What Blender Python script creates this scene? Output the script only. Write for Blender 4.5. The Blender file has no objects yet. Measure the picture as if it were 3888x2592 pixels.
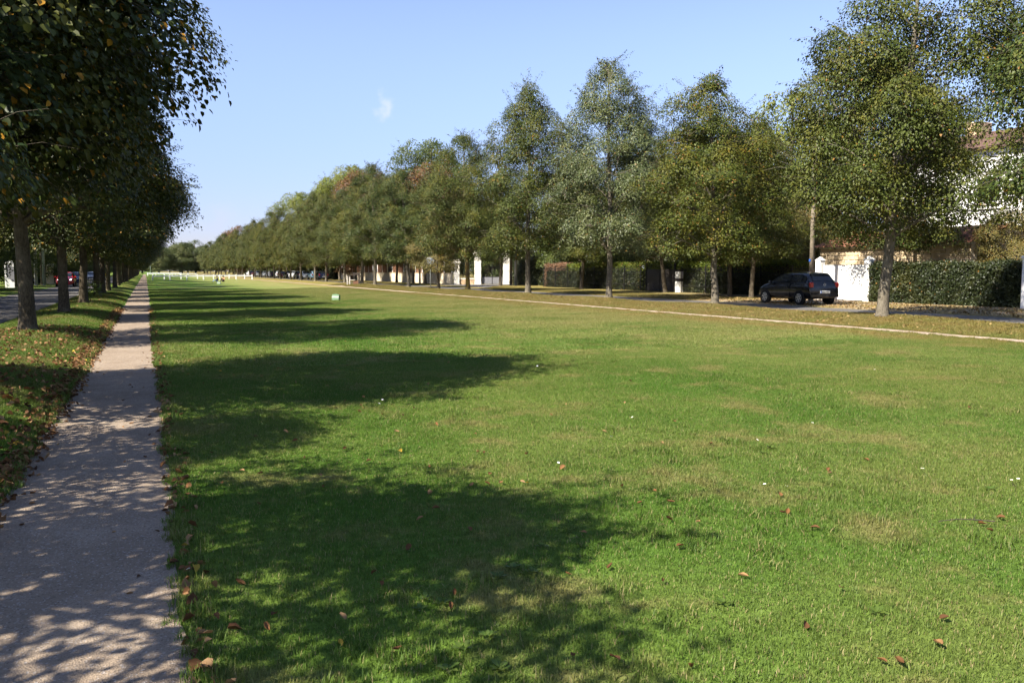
import bpy, bmesh, math, random
import numpy as np
from mathutils import Vector, Matrix, Euler

R_ = math.radians
scene = bpy.context.scene
COL = scene.collection
random.seed(11)

# ------------------------------------------------------------------ camera
cam_d = bpy.data.cameras.new('camera')
cam = bpy.data.objects.new('camera', cam_d)
COL.objects.link(cam)
cam.location = (0, 0, 1.65)
cam.rotation_euler = (R_(90 - 4.86), 0, R_(-23.736))
cam_d.sensor_fit = 'HORIZONTAL'
cam_d.sensor_width = 36.0
cam_d.lens = 36.0 * 3152 / 3888
cam_d.clip_start = 0.05
cam_d.clip_end = 6000
scene.camera = cam

# ------------------------------------------------------------------ sky, sun, exposure
SUN_AZ = R_(17.5)      # shadows run this far from +X towards +Y
SUN_EL = R_(44.0)
SUN_DIR = Vector((-math.cos(SUN_AZ) * math.cos(SUN_EL), -math.sin(SUN_AZ) * math.cos(SUN_EL), math.sin(SUN_EL)))

world = bpy.data.worlds.new('World')
scene.world = world
world.use_nodes = True
wn, wl = world.node_tree.nodes, world.node_tree.links
wn.clear()
w_out = wn.new('ShaderNodeOutputWorld')
w_bg = wn.new('ShaderNodeBackground')
w_sky = wn.new('ShaderNodeTexSky')
w_sky.sky_type = 'NISHITA'
w_sky.sun_disc = False
w_sky.sun_elevation = SUN_EL
w_sky.sun_rotation = math.atan2(SUN_DIR.x, SUN_DIR.y)
w_sky.altitude = 0
w_sky.air_density = 1.0
w_sky.dust_density = 0.2
w_sky.ozone_density = 3.0
w_bg.inputs['Strength'].default_value = 0.085
# a small wisp of cloud, laid by direction in the sky
def _dir(u, v):
    x = (u - 1944) / 3152; y = (v - 1296) / 3152
    p = R_(4.86); yaw = R_(23.736)
    fw = math.cos(p) - y * math.sin(p); up = -math.sin(p) - y * math.cos(p)
    return Vector((fw * math.sin(yaw) + x * math.cos(yaw), fw * math.cos(yaw) - x * math.sin(yaw), up)).normalized()
w_tc = wn.new('ShaderNodeTexCoord')
prev = w_sky.outputs[0]
for cd, rad, amt, seed in ((_dir(1470, 398), 0.020, 0.27, 3.0), (_dir(825, 825), 0.022, 0.18, 5.0)):
    nz = wn.new('ShaderNodeTexNoise'); nz.inputs['Scale'].default_value = 38; nz.inputs['Detail'].default_value = 4
    nz.noise_dimensions = '4D'; nz.inputs['W'].default_value = seed
    wl.new(w_tc.outputs['Generated'], nz.inputs['Vector'])
    mulv = wn.new('ShaderNodeVectorMath'); mulv.operation = 'MULTIPLY_ADD'
    wl.new(nz.outputs['Color'], mulv.inputs[0])
    mulv.inputs[1].default_value = (0.07, 0.07, 0.07)
    wl.new(w_tc.outputs['Generated'], mulv.inputs[2])
    ds = wn.new('ShaderNodeVectorMath'); ds.operation = 'DISTANCE'
    wl.new(mulv.outputs[0], ds.inputs[0])
    ds.inputs[1].default_value = cd + Vector((0.035, 0.035, 0.035))
    mr = wn.new('ShaderNodeMapRange'); mr.interpolation_type = 'SMOOTHSTEP'
    mr.inputs['From Min'].default_value = rad; mr.inputs['From Max'].default_value = rad * 0.1
    mr.inputs['To Min'].default_value = 0; mr.inputs['To Max'].default_value = amt
    wl.new(ds.outputs['Value'], mr.inputs['Value'])
    mx = wn.new('ShaderNodeMixRGB'); mx.inputs['Color2'].default_value = (5.8, 6.0, 6.9, 1)
    wl.new(mr.outputs[0], mx.inputs['Fac']); wl.new(prev, mx.inputs['Color1'])
    prev = mx.outputs[0]
w_sep = wn.new('ShaderNodeSeparateXYZ'); wl.new(w_tc.outputs['Generated'], w_sep.inputs[0])
w_el = wn.new('ShaderNodeMapRange'); w_el.interpolation_type = 'SMOOTHSTEP'
w_el.inputs['From Min'].default_value = 0.30; w_el.inputs['From Max'].default_value = -0.02
wl.new(w_sep.outputs['Z'], w_el.inputs['Value'])
w_tint = wn.new('ShaderNodeMixRGB'); w_tint.blend_type = 'MULTIPLY'   # the blue-grey air near the horizon
w_tint.inputs['Color2'].default_value = (0.44, 0.495, 0.70, 1)
w_all = wn.new('ShaderNodeMixRGB'); w_all.blend_type = 'MULTIPLY'; w_all.inputs['Fac'].default_value = 1; w_all.inputs['Color2'].default_value = (1.14, .98, 1.0, 1)
wl.new(prev, w_all.inputs['Color1'])
wl.new(w_el.outputs[0], w_tint.inputs['Fac']); wl.new(w_all.outputs[0], w_tint.inputs['Color1'])
wl.new(w_tint.outputs[0], w_bg.inputs['Color'])
wl.new(w_bg.outputs[0], w_out.inputs['Surface'])

sun_d = bpy.data.lights.new('sun', 'SUN')
sun_d.energy = 5.0
sun_d.angle = R_(0.53)
sun_d.color = (1.0, 0.93, 0.80)
sun = bpy.data.objects.new('sun', sun_d)
COL.objects.link(sun)
sun.rotation_euler = (-SUN_DIR).to_track_quat('-Z', 'Y').to_euler()
sun.location = (-30, -10, 40)

vs = scene.view_settings
vs.view_transform = 'Standard'
vs.look = 'None'
vs.exposure = 1.45
vs.gamma = 1.0
vs.use_curve_mapping = False
scene.render.engine = 'CYCLES'
cy = scene.cycles
cy.max_bounces = 4
cy.diffuse_bounces = 2
cy.glossy_bounces = 2
cy.transmission_bounces = 2
cy.transparent_max_bounces = 6
cy.use_denoising = True
cy.use_adaptive_sampling = True
cy.adaptive_threshold = 0.03
cy.sample_clamp_indirect = 4.0
try:
    cy.denoiser = 'OPENIMAGEDENOISE'
    cy.denoising_input_passes = 'RGB_ALBEDO_NORMAL'
except Exception:
    pass

# ------------------------------------------------------------------ helpers
def tag(o, label=None, cat=None, group=None, kind=None):
    if label: o['label'] = label
    if cat: o['category'] = cat
    if group: o['group'] = group
    if kind: o['kind'] = kind
    return o

def link(o, parent=None):
    COL.objects.link(o)
    if parent is not None:
        o.parent = parent
    return o

def empty(name, loc=(0, 0, 0), rz=0.0):
    o = bpy.data.objects.new(name, None)
    o.empty_display_size = 0.2
    o.location = loc
    o.rotation_euler = (0, 0, rz)
    return link(o)

def copy_tree(o, parent=None):
    c = o.copy()
    COL.objects.link(c)
    c.parent = parent
    for ch in o.children:
        copy_tree(ch, c)
    return c

class MB:
    """collects boxes, tubes, lathes ... into one mesh"""
    def __init__(s):
        s.v = []; s.f = []
    def add(s, vs_, fs):
        n = len(s.v)
        s.v += [tuple(p) for p in vs_]
        s.f += [tuple(i + n for i in f) for f in fs]
        return s
    def box(s, x0, x1, y0, y1, z0, z1, m=None):
        vs_ = [Vector(p) for p in ((x0, y0, z0), (x1, y0, z0), (x1, y1, z0), (x0, y1, z0), (x0, y0, z1), (x1, y0, z1), (x1, y1, z1), (x0, y1, z1))]
        if m is not None: vs_ = [m @ p for p in vs_]
        return s.add(vs_, [(3, 2, 1, 0), (4, 5, 6, 7), (0, 1, 5, 4), (1, 2, 6, 5), (2, 3, 7, 6), (3, 0, 4, 7)])
    def bevbox(s, x0, x1, y0, y1, z0, z1, b):
        """box with chamfered vertical and top edges"""
        def ring(i, z):
            return [(x0 + i + b, y0 + i, z), (x1 - i - b, y0 + i, z), (x1 - i, y0 + i + b, z), (x1 - i, y1 - i - b, z),
                    (x1 - i - b, y1 - i, z), (x0 + i + b, y1 - i, z), (x0 + i, y1 - i - b, z), (x0 + i, y0 + i + b, z)]
        vs_ = ring(b, z0) + ring(0, z0 + b) + ring(0, z1 - b) + ring(b, z1)
        fs = [tuple(range(7, -1, -1)), tuple(range(24, 32))]
        for k in range(3):
            for i in range(8):
                j = (i + 1) % 8
                fs.append((k * 8 + i, k * 8 + j, k * 8 + 8 + j, k * 8 + 8 + i))
        return s.add(vs_, fs)
    def tube(s, pts, rad, n=6, caps=True):
        pts = [Vector(p) for p in pts]
        base = len(s.v)
        up = Vector((0, 0, 1))
        prevx = None
        for i, p in enumerate(pts):
            d = (pts[min(i + 1, len(pts) - 1)] - pts[max(i - 1, 0)])
            if d.length < 1e-9: d = Vector((0, 0, 1))
            d.normalize()
            x = prevx - d * prevx.dot(d) if prevx is not None else (d.cross(up) if abs(d.z) < .95 else d.cross(Vector((1, 0, 0))))
            if x.length < 1e-6: x = d.orthogonal()
            x.normalize(); prevx = x
            y = d.cross(x)
            r = rad[i] if isinstance(rad, (list, tuple)) else rad
            for k in range(n):
                a = 2 * math.pi * k / n
                s.v.append(tuple(p + x * (math.cos(a) * r) + y * (math.sin(a) * r)))
        for i in range(len(pts) - 1):
            for k in range(n):
                a = base + i * n + k; b = base + i * n + (k + 1) % n
                s.f.append((a, b, b + n, a + n))
        if caps:
            s.f.append(tuple(base + k for k in range(n - 1, -1, -1)))
            e = base + (len(pts) - 1) * n
            s.f.append(tuple(e + k for k in range(n)))
        return s
    def lathe(s, prof, n=16, c=(0, 0, 0), axis='Z', caps=True):
        base = len(s.v)
        for r, z in prof:
            for k in range(n):
                a = 2 * math.pi * k / n
                if axis == 'Z': p = (c[0] + r * math.cos(a), c[1] + r * math.sin(a), c[2] + z)
                else: p = (c[0] + z, c[1] + r * math.cos(a), c[2] + r * math.sin(a))
                s.v.append(p)
        for i in range(len(prof) - 1):
            for k in range(n):
                a = base + i * n + k; b = base + i * n + (k + 1) % n
                s.f.append((a, b, b + n, a + n))
        if not caps: return s
        s.f.append(tuple(base + k for k in range(n - 1, -1, -1)))
        e = base + (len(prof) - 1) * n
        s.f.append(tuple(e + k for k in range(n)))
        return s
    def mesh(s, name, mat=None, smooth=False):
        me = bpy.data.meshes.new(name)
        me.from_pydata(s.v, [], s.f)
        if mat: me.materials.append(mat)
        if smooth:
            me.polygons.foreach_set('use_smooth', [True] * len(me.polygons))
        me.update()
        return me
    def build(s, name, mat=None, parent=None, smooth=False, loc=None, fix=True):
        me = s.mesh(name, mat, smooth)
        if fix:
            bm = bmesh.new(); bm.from_mesh(me)
            bmesh.ops.recalc_face_normals(bm, faces=bm.faces)
            bm.to_mesh(me); bm.free()
        o = bpy.data.objects.new(name, me)
        if loc is not None: o.location = loc
        return link(o, parent)

def np_mesh(name, verts, quads, mat=None, smooth=False):
    """fast mesh from numpy; quads (n,k) all with k corners"""
    me = bpy.data.meshes.new(name)
    nv, nf, k = len(verts), len(quads), quads.shape[1]
    me.vertices.add(nv)
    me.vertices.foreach_set('co', np.ascontiguousarray(verts, dtype=np.float32).ravel())
    me.loops.add(nf * k)
    me.loops.foreach_set('vertex_index', np.ascontiguousarray(quads, dtype=np.int32).ravel())
    me.polygons.add(nf)
    me.polygons.foreach_set('loop_start', np.arange(0, nf * k, k, dtype=np.int32))
    if smooth:
        me.polygons.foreach_set('use_smooth', np.ones(nf, dtype=bool))
    if mat: me.materials.append(mat)
    me.update(calc_edges=True)
    return me

def unit(a):
    return a / np.maximum(np.linalg.norm(a, axis=-1, keepdims=True), 1e-9)

LEAF_T = np.array([(0, 0, 0), (.40, .16, .09), (.37, .60, .05), (0, 1.0, -.16), (-.37, .60, .05), (-.40, .16, .09)])
LEAF_Q = np.array([(0, 1, 2, 3), (0, 3, 4, 5)])
LEAF2_T = np.array([(0, 0, 0), (.42, .38, .10), (0, 1.0, -.14), (-.42, .38, .10)])
LEAF2_Q = np.array([(0, 1, 2), (0, 2, 3)])
CARD_T = np.array([(-.5, 0, 0), (.5, 0, .0), (.42, 1, -.1), (-.42, 1, -.1)])

def leaves_mesh(name, P, A, N, S, mat, tmpl=LEAF_T, tq=LEAF_Q):
    A = unit(A); X = unit(np.cross(A, N)); N = np.cross(X, A)
    S = np.asarray(S)[:, None, None]
    V = P[:, None, :] + S * (tmpl[None, :, 0:1] * X[:, None, :] + tmpl[None, :, 1:2] * A[:, None, :] + tmpl[None, :, 2:3] * N[:, None, :])
    m = len(tmpl)
    Q = tq[None] + (np.arange(len(P)) * m)[:, None, None]
    return np_mesh(name, V.reshape(-1, 3), Q.reshape(-1, tq.shape[1]), mat)

# ------------------------------------------------------------------ materials
class NT:
    def __init__(s, name):
        s.m = bpy.data.materials.new(name); s.m.use_nodes = True
        s.n = s.m.node_tree.nodes; s.l = s.m.node_tree.links
        s.n.clear()
        s.out = s.n.new('ShaderNodeOutputMaterial')
    def new(s, t, **kw):
        nd = s.n.new('ShaderNode' + t)
        for k, v in kw.items(): setattr(nd, k, v)
        return nd
    def set(s, sock, v):
        if isinstance(v, bpy.types.NodeSocket): s.l.new(v, sock)
        elif v is not None:
            if hasattr(sock.default_value, '__len__') and len(sock.default_value) == 4 and len(v) == 3: v = (*v, 1)
            sock.default_value = v
    def noise(s, vec, scale, detail=3, rough=.55, dim='3D', out='Fac', dist=0):
        nd = s.new('TexNoise', noise_dimensions=dim)
        if vec is not None: s.l.new(vec, nd.inputs['Vector'])
        nd.inputs['Scale'].default_value = scale; nd.inputs['Detail'].default_value = detail
        nd.inputs['Roughness'].default_value = rough; nd.inputs['Distortion'].default_value = dist
        return nd.outputs[out]
    def ramp(s, fac, lo, hi, a=0.0, b=1.0, smooth=True):
        nd = s.new('MapRange', interpolation_type='SMOOTHSTEP' if smooth else 'LINEAR')
        s.set(nd.inputs['Value'], fac)
        nd.inputs['From Min'].default_value = lo; nd.inputs['From Max'].default_value = hi
        nd.inputs['To Min'].default_value = a; nd.inputs['To Max'].default_value = b
        return nd.outputs[0]
    def mix(s, fac, a, b, mode='MIX'):
        nd = s.new('MixRGB', blend_type=mode)
        s.set(nd.inputs[0], fac); s.set(nd.inputs[1], a); s.set(nd.inputs[2], b)
        return nd.outputs[0]
    def math(s, op, a, b=None, c=None):
        nd = s.new('Math', operation=op)
        for i, v in enumerate((a, b, c)):
            if v is not None: s.set(nd.inputs[i], v)
        return nd.outputs[0]
    def pos(s): return s.new('NewGeometry').outputs['Position']
    def island(s): return s.new('NewGeometry').outputs['Random Per Island']
    def obj(s): return s.new('TexCoord').outputs['Object']
    def objrand(s): return s.new('ObjectInfo').outputs['Random']
    def scalev(s, v, k):
        nd = s.new('VectorMath', operation='MULTIPLY'); s.l.new(v, nd.inputs[0]); nd.inputs[1].default_value = k
        return nd.outputs[0]
    def sep(s, v):
        nd = s.new('SeparateXYZ'); s.l.new(v, nd.inputs[0]); return nd.outputs
    def bump(s, h, strength=.4, dist=.02):
        nd = s.new('Bump'); s.l.new(h, nd.inputs['Height'])
        nd.inputs['Strength'].default_value = strength; nd.inputs['Distance'].default_value = dist
        return nd.outputs[0]
    def bsdf(s, color, rough=.8, metal=0.0, spec=.3, normal=None, coat=0.0, finish=True):
        b = s.new('BsdfPrincipled')
        s.set(b.inputs['Base Color'], color); s.set(b.inputs['Roughness'], rough)
        s.set(b.inputs['Metallic'], metal); s.set(b.inputs['Specular IOR Level'], spec)
        s.set(b.inputs['Coat Weight'], coat)
        if normal is not None: s.l.new(normal, b.inputs['Normal'])
        if finish: s.l.new(b.outputs[0], s.out.inputs['Surface'])
        return b.outputs[0]

def plain(name, color, rough=.7, metal=0.0, spec=.3, coat=0.0, var=.12, scale=6.0, bump=0.0):
    t = NT(name)
    o = t.obj()
    nz = t.noise(o, scale, 4)
    dark = tuple(c * (1 - var) for c in color); lite = tuple(min(1, c * (1 + var)) for c in color)
    col = t.mix(t.ramp(nz, .3, .7), dark, lite)
    nrm = t.bump(t.noise(o, scale * 6, 3), bump, .01) if bump else None
    t.bsdf(col, rough, metal, spec, nrm, coat)
    return t.m

def leaf_mat(name, base, light, autumn=(.21, .105, .022), autumn_amt=.03, trans=.28, rough=.5, spec=.35, clump=.9, hue_obj=.25, yellow=(.15, .135, .022)):
    """foliage: colour differs leaf by leaf, clump by clump and tree by tree"""
    t = NT(name)
    isl = t.island()
    o = t.obj()
    col = t.mix(t.math('POWER', isl, 2.3), base, light)
    cl = t.ramp(t.noise(o, clump, 2), .42, .72)
    col = t.mix(t.math('MULTIPLY', cl, .55), col, yellow)
    col = t.mix(t.math('MULTIPLY', t.objrand(), hue_obj), col, t.mix(.5, base, yellow))
    h = t.math('FRACT', t.math('MULTIPLY', isl, 37.7))
    aut = t.math('LESS_THAN', h, t.math('MULTIPLY', t.ramp(t.noise(o, .6, 2), .35, .75, .25, 2.2), autumn_amt))
    col = t.mix(aut, col, autumn)
    d = t.bsdf(col, rough, 0, spec, finish=False)
    tr = t.new('BsdfTranslucent')
    t.l.new(t.mix(.35, col, yellow, 'MIX'), tr.inputs['Color'])
    mx = t.new('MixShader'); mx.inputs[0].default_value = trans
    t.l.new(d, mx.inputs[1]); t.l.new(tr.outputs[0], mx.inputs[2])
    t.l.new(mx.outputs[0], t.out.inputs['Surface'])
    return t.m

def grass_colour(t, pos):
    """lawn colour over the place: lush, tired and dry patches, worn strips by the paths"""
    x, y, z = t.sep(pos)
    flat = t.scalev(pos, (1, 1, 0))
    n1 = t.noise(flat, .33, 4, .6)
    n2 = t.noise(flat, .85, 5, .68)
    n3 = t.noise(flat, .09, 3, .5)
    col = t.mix(t.ramp(n1, .36, .64), (.064, .144, .015), (.112, .178, .031))
    col = t.mix(t.math('MULTIPLY', t.ramp(n2, .50, .66), .62), col, (.240, .200, .085))
    col = t.mix(t.math('MULTIPLY', t.ramp(n3, .45, .7), .4), col, (.150, .145, .040))
    dry = t.math('MULTIPLY', t.ramp(x, 4.0, 15.0), t.ramp(n1, .30, .60, .35, 1.0))
    dry = t.math('MULTIPLY', dry, t.ramp(y, 9, 24, .25, 1.0))
    col = t.mix(t.math('MULTIPLY', dry, .66), col, (.265, .228, .100))
    dull = t.math('MULTIPLY', t.ramp(y, 9.5, 4.5), t.ramp(x, .8, 3.5))
    dull = t.math('MULTIPLY', dull, t.ramp(n1, .30, .62, .45, 1.0))
    col = t.mix(t.math('MULTIPLY', dull, .28), col, (.150, .148, .052))
    # worn strip along the small path on the right, and the dry verge behind it
    w = t.math('MULTIPLY', t.ramp(x, 15.2, 17.6), t.ramp(n2, .30, .62))
    col = t.mix(t.math('MULTIPLY', w, .55), col, (.205, .118, .040))
    v = t.ramp(x, 18.8, 19.6)
    col = t.mix(t.math('MULTIPLY', v, .45), col, (.190, .150, .050))
    # leaf-brown, thin grass under the lindens on the left
    l = t.math('MULTIPLY', t.ramp(x, -1.0, -1.6), t.ramp(n2, .36, .66))
    col = t.mix(t.math('MULTIPLY', l, .35), col, (.135, .085, .030))
    return col

def mat_grass():
    t = NT('grass_blades')
    pos = t.pos()
    col = grass_colour(t, pos)
    isl = t.island()
    col = t.mix(1.0, col, t.mix(isl, (.60, .64, .55), (1.5, 1.42, 1.3)), 'MULTIPLY')
    h = t.math('FRACT', t.math('MULTIPLY', isl, 53.3))
    col = t.mix(t.math('MULTIPLY', t.math('LESS_THAN', h, .09), .8), col, (.34, .27, .13))
    d = t.bsdf(col, .55, 0, .25, finish=False)
    tr = t.new('BsdfTranslucent'); t.l.new(t.mix(.3, col, (.15, .19, .02)), tr.inputs['Color'])
    mx = t.new('MixShader'); mx.inputs[0].default_value = .38
    t.l.new(d, mx.inputs[1]); t.l.new(tr.outputs[0], mx.inputs[2])
    t.l.new(mx.outputs[0], t.out.inputs['Surface'])
    return t.m

def mat_ground():
    t = NT('ground_turf')
    pos = t.pos()
    x, y, z = t.sep(pos)
    flat = t.scalev(pos, (1, 1, 0))
    col = grass_colour(t, pos)
    fine = t.noise(flat, 14, 5, .7)
    col = t.mix(t.ramp(fine, .28, .75), t.mix(1.0, col, (.62, .62, .58), 'MULTIPLY'), t.mix(1.0, col, (1.35, 1.3, 1.25), 'MULTIPLY'))
    # bare earth and dry leaves beyond the right-hand road
    n = t.noise(flat, .55, 4, .65)
    m = t.math('MULTIPLY', t.ramp(x, 26.0, 26.5), t.ramp(y, 52, 40))
    m = t.math('MULTIPLY', m, t.ramp(n, .36, .58))
    earth = t.mix(t.ramp(t.noise(flat, 9, 4, .7), .35, .65), (.20, .145, .085), (.33, .26, .17))
    col = t.mix(m, col, earth)
    m2 = t.math('MULTIPLY', t.ramp(x, -8.9, -8.3, 1, 0), t.ramp(n, .48, .62))
    m2 = t.math('MULTIPLY', m2, t.ramp(x, -9.4, -8.6))
    col = t.mix(m2, col, (.30, .22, .15))
    nb = t.bump(t.noise(flat, 38, 4, .7), .8, .03)
    t.bsdf(col, .9, 0, .1, nb)
    return t.m

def mat_gravel(name, c0, c1, speck=.5):
    t = NT(name)
    pos = t.pos()
    n1 = t.noise(pos, 1.6, 6, .72)
    n2 = t.noise(pos, 60, 4, .75)
    vor = t.new('TexVoronoi'); t.l.new(pos, vor.inputs['Vector']); vor.inputs['Scale'].default_value = 110
    col = t.mix(t.ramp(n1, .35, .68), c0, c1)
    col = t.mix(t.math('MULTIPLY', t.ramp(n2, .35, .7), speck), col, tuple(c * .62 for c in c0))
    h = t.sep(vor.outputs['Color'])[0]
    col = t.mix(t.math('MULTIPLY', t.math('GREATER_THAN', h, .93), .55), col, (.42, .38, .35))
    col = t.mix(t.math('MULTIPLY', t.math('LESS_THAN', h, .06), .55), col, (.07, .06, .052))
    hgt = t.math('ADD', t.math('MULTIPLY', n2, .6), t.math('MULTIPLY', vor.outputs['Distance'], .7))
    hgt2 = t.math('ADD', hgt, t.math('MULTIPLY', t.noise(pos, 3.0, 4, .6), 3.0))
    t.bsdf(col, .95, 0, .12, t.bump(hgt2, .55, .012))
    return t.m

def mat_asphalt():
    t = NT('asphalt')
    pos = t.pos()
    n = t.noise(pos, .5, 4, .6); f = t.noise(pos, 70, 3, .8)
    col = t.mix(t.ramp(n, .3, .7), (.085, .079, .073), (.135, .124, .114))
    col = t.mix(t.math('MULTIPLY', t.ramp(f, .4, .7), .5), col, (.20, .185, .17))
    t.bsdf(col, .88, 0, .25, t.bump(f, .4, .006))
    return t.m

def mat_bark(name, lichen, lo=(.046, .035, .024), hi=(.150, .123, .088), pale=(.180, .158, .115)):
    t = NT(name)
    o = t.obj()
    st = t.scalev(o, (1, 1, .30))
    ridg = t.noise(st, 34, 5, .75)
    big = t.noise(o, 2.2, 4, .6)
    col = t.mix(t.ramp(ridg, .30, .70), lo, hi)
    col = t.mix(t.math('MULTIPLY', t.ramp(big, .45, .7), .6), col, pale)
    li = t.ramp(t.noise(o, 3.4, 5, .75), .60 - lichen * .25, .74 - lichen * .25)
    z = t.sep(o)[2]
    li = t.math('MULTIPLY', li, t.ramp(z, 3.4, 1.2, .15, 1))
    col = t.mix(t.math('MULTIPLY', li, .75 if lichen > .3 else .4), col, (.33, .23, .045) if lichen > .3 else (.24, .22, .12))
    t.bsdf(col, .95, 0, .15, t.bump(ridg, .9, .02))
    return t.m

M = {}
M['ground'] = mat_ground()
M['grass'] = mat_grass()
M['gravel'] = mat_gravel('path_gravel', (.245, .188, .138), (.320, .254, .192))
M['dirt'] = mat_gravel('path_dirt', (.34, .26, .19), (.44, .35, .265), .3)
M['asphalt'] = mat_asphalt()
M['bark'] = mat_bark('bark', .12)
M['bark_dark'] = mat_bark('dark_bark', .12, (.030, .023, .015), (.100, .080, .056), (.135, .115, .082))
M['bark_pale'] = mat_bark('pale_grey_bark', .15, (.066, .055, .040), (.178, .155, .118), (.235, .210, .160))
M['bark_lichen'] = mat_bark('bark_with_yellow_lichen', .75)
M['linden'] = leaf_mat('linden_leaves', (.018, .033, .005), (.074, .096, .021), autumn_amt=.012, spec=.18, rough=.48, hue_obj=.3, trans=.06)
M['linden_dark'] = leaf_mat('linden_leaves_left_shaded', (.012, .024, .005), (.042, .058, .013), autumn=(.34, .17, .02), autumn_amt=.03, spec=.18, rough=.5, hue_obj=.2, trans=.05)  # darker copy of the linden leaves; the left row's shade is in the colour
M['linden_yellow'] = leaf_mat('linden_leaves_yellowing', (.026, .042, .005), (.098, .110, .018), autumn_amt=.03, spec=.18, rough=.48, yellow=(.15, .125, .015), trans=.07)
M['linden_pale'] = leaf_mat('linden_leaves_silvery', (.034, .050, .014), (.130, .150, .064), autumn_amt=.012, spec=.3, rough=.42, yellow=(.13, .135, .04), hue_obj=.2, trans=.07)
M['broad'] = leaf_mat('garden_tree_leaves', (.030, .052, .010), (.085, .120, .025), autumn_amt=.0, yellow=(.13, .14, .02))
M['broad_lime'] = leaf_mat('lime_green_leaves', (.080, .115, .012), (.200, .220, .035), autumn_amt=.0, yellow=(.26, .24, .04))
M['rust'] = leaf_mat('rusty_chestnut_leaves', (.105, .050, .020), (.200, .105, .045), autumn_amt=.1, yellow=(.17, .10, .03))
M['olive'] = leaf_mat('olive_leaves', (.085, .080, .018), (.185, .160, .050), autumn_amt=.03, yellow=(.22, .16, .04))
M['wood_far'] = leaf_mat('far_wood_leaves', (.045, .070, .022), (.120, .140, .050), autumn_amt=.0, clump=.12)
M['conifer'] = leaf_mat('clipped_conifer', (.055, .090, .010), (.165, .205, .022), autumn_amt=.03, yellow=(.20, .20, .02))
M['laurel'] = leaf_mat('dark_laurel', (.014, .024, .006), (.042, .056, .016), autumn_amt=.01, spec=.45, yellow=(.09, .09, .02), trans=.15)
M['deadhedge'] = leaf_mat('browned_hedge', (.16, .09, .05), (.32, .22, .15), autumn_amt=.0, yellow=(.28, .14, .07))
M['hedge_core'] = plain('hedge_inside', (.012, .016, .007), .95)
M['white'] = plain('white_paint', (.80, .80, .78), .5, var=.03)
M['white_wall'] = plain('white_render', (.80, .79, .77), .85, var=.04, scale=1.5, bump=.1)
M['cream'] = plain('cream_render', (.62, .53, .40), .9, var=.10, scale=1.2, bump=.15)
M['stone_white'] = plain('pale_limestone', (.72, .68, .60), .85, var=.08, scale=3, bump=.2)
M['stone_beige'] = plain('beige_stone', (.60, .47, .30), .9, var=.16, scale=1.4, bump=.3)
M['mortar'] = plain('pale_mortar', (.66, .56, .45), .95, var=.08)
M['block'] = plain('grey_stone_block', (.36, .33, .27), .9, var=.18, scale=2.0, bump=.3)
M['rubble'] = plain('orange_rubble_stone', (.45, .32, .20), .95, var=.35, scale=5, bump=.5)
M['iron'] = plain('dark_iron', (.020, .020, .021), .5, .3, .4)
M['gate_brown'] = plain('brown_black_metal', (.045, .038, .036), .5, .2, .4)
M['ornament'] = plain('grey_metal_ornament', (.13, .12, .12), .5, .4, .4)
M['grey_sheet'] = plain('grey_metal_sheet', (.20, .20, .22), .55, .2, .4)
M['wood_pole'] = plain('weathered_pole_wood', (.20, .165, .12), .9, var=.25, scale=8, bump=.3)
M['concrete'] = plain('pale_concrete', (.50, .49, .46), .9, var=.12, scale=4, bump=.2)
M['galv'] = plain('galvanised_steel', (.42, .45, .47), .45, .6, .4)
M['yellow'] = plain('yellow_sign_paint', (.70, .62, .25), .6, var=.05)
M['blue'] = plain('blue_plate', (.03, .11, .45), .5)
M['brown_board'] = plain('red_brown_boards', (.17, .085, .052), .8, var=.25, scale=3)
M['dark_wood'] = plain('dark_stained_wood', (.055, .042, .035), .8, var=.3, scale=7, bump=.2)
M['pale_wood'] = plain('pale_grey_wood', (.42, .39, .35), .85, var=.2, scale=7, bump=.2)
M['roof_orange'] = plain('orange_roof_tile', (.21, .095, .055), .85, var=.3, scale=5, bump=.3)
M['roof_brown'] = plain('brown_roof_tile', (.105, .060, .045), .85, var=.3, scale=5, bump=.3)
M['glass'] = plain('dark_window_glass', (.018, .021, .023), .06, 0, .6, var=.05)
M['tyre'] = plain('tyre_rubber', (.014, .014, .014), .85)
M['rim'] = plain('alloy_rim', (.55, .56, .58), .3, .8, .5)
M['black_trim'] = plain('black_trim', (.012, .012, .013), .6)
M['tail'] = plain('red_tail_lamp', (.30, .012, .010), .15, 0, .6)
M['lamp'] = plain('clear_headlamp', (.75, .76, .78), .12, .2, .7)
M['plate'] = plain('number_plate', (.62, .62, .60), .45)
M['marker'] = plain('pale_green_plastic', (.13, .22, .125), .55, var=.05)
M['skin'] = plain('skin', (.50, .30, .21), .6)
M['hair'] = plain('dark_hair', (.02, .014, .010), .6)
M['denim'] = plain('denim', (.16, .23, .32), .85)
M['darkcloth'] = plain('dark_cloth', (.020, .020, .026), .85)
M['orangecloth'] = plain('tan_cloth', (.52, .30, .16), .85)
M['palecloth'] = plain('pale_cloth', (.62, .60, .56), .85)
def paint(name, c, rough=.25): return plain(name, c, rough, .0, .4, coat=.5, var=.03)
PAINT = {'black': paint('black_car_paint', (.006, .006, .008)), 'red': paint('red_car_paint', (.52, .015, .018)),
         'blue': paint('dark_blue_car_paint', (.012, .018, .045)), 'yellow': paint('yellow_car_paint', (.62, .40, .02)),
         'white': paint('white_car_paint', (.70, .71, .72)), 'silver': paint('silver_car_paint', (.42, .44, .46)),
         'grey': paint('grey_car_paint', (.10, .105, .115)), 'teal': paint('blue_grey_car_paint', (.10, .17, .23)),
         'maroon': paint('maroon_car_paint', (.14, .015, .02))}

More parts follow.
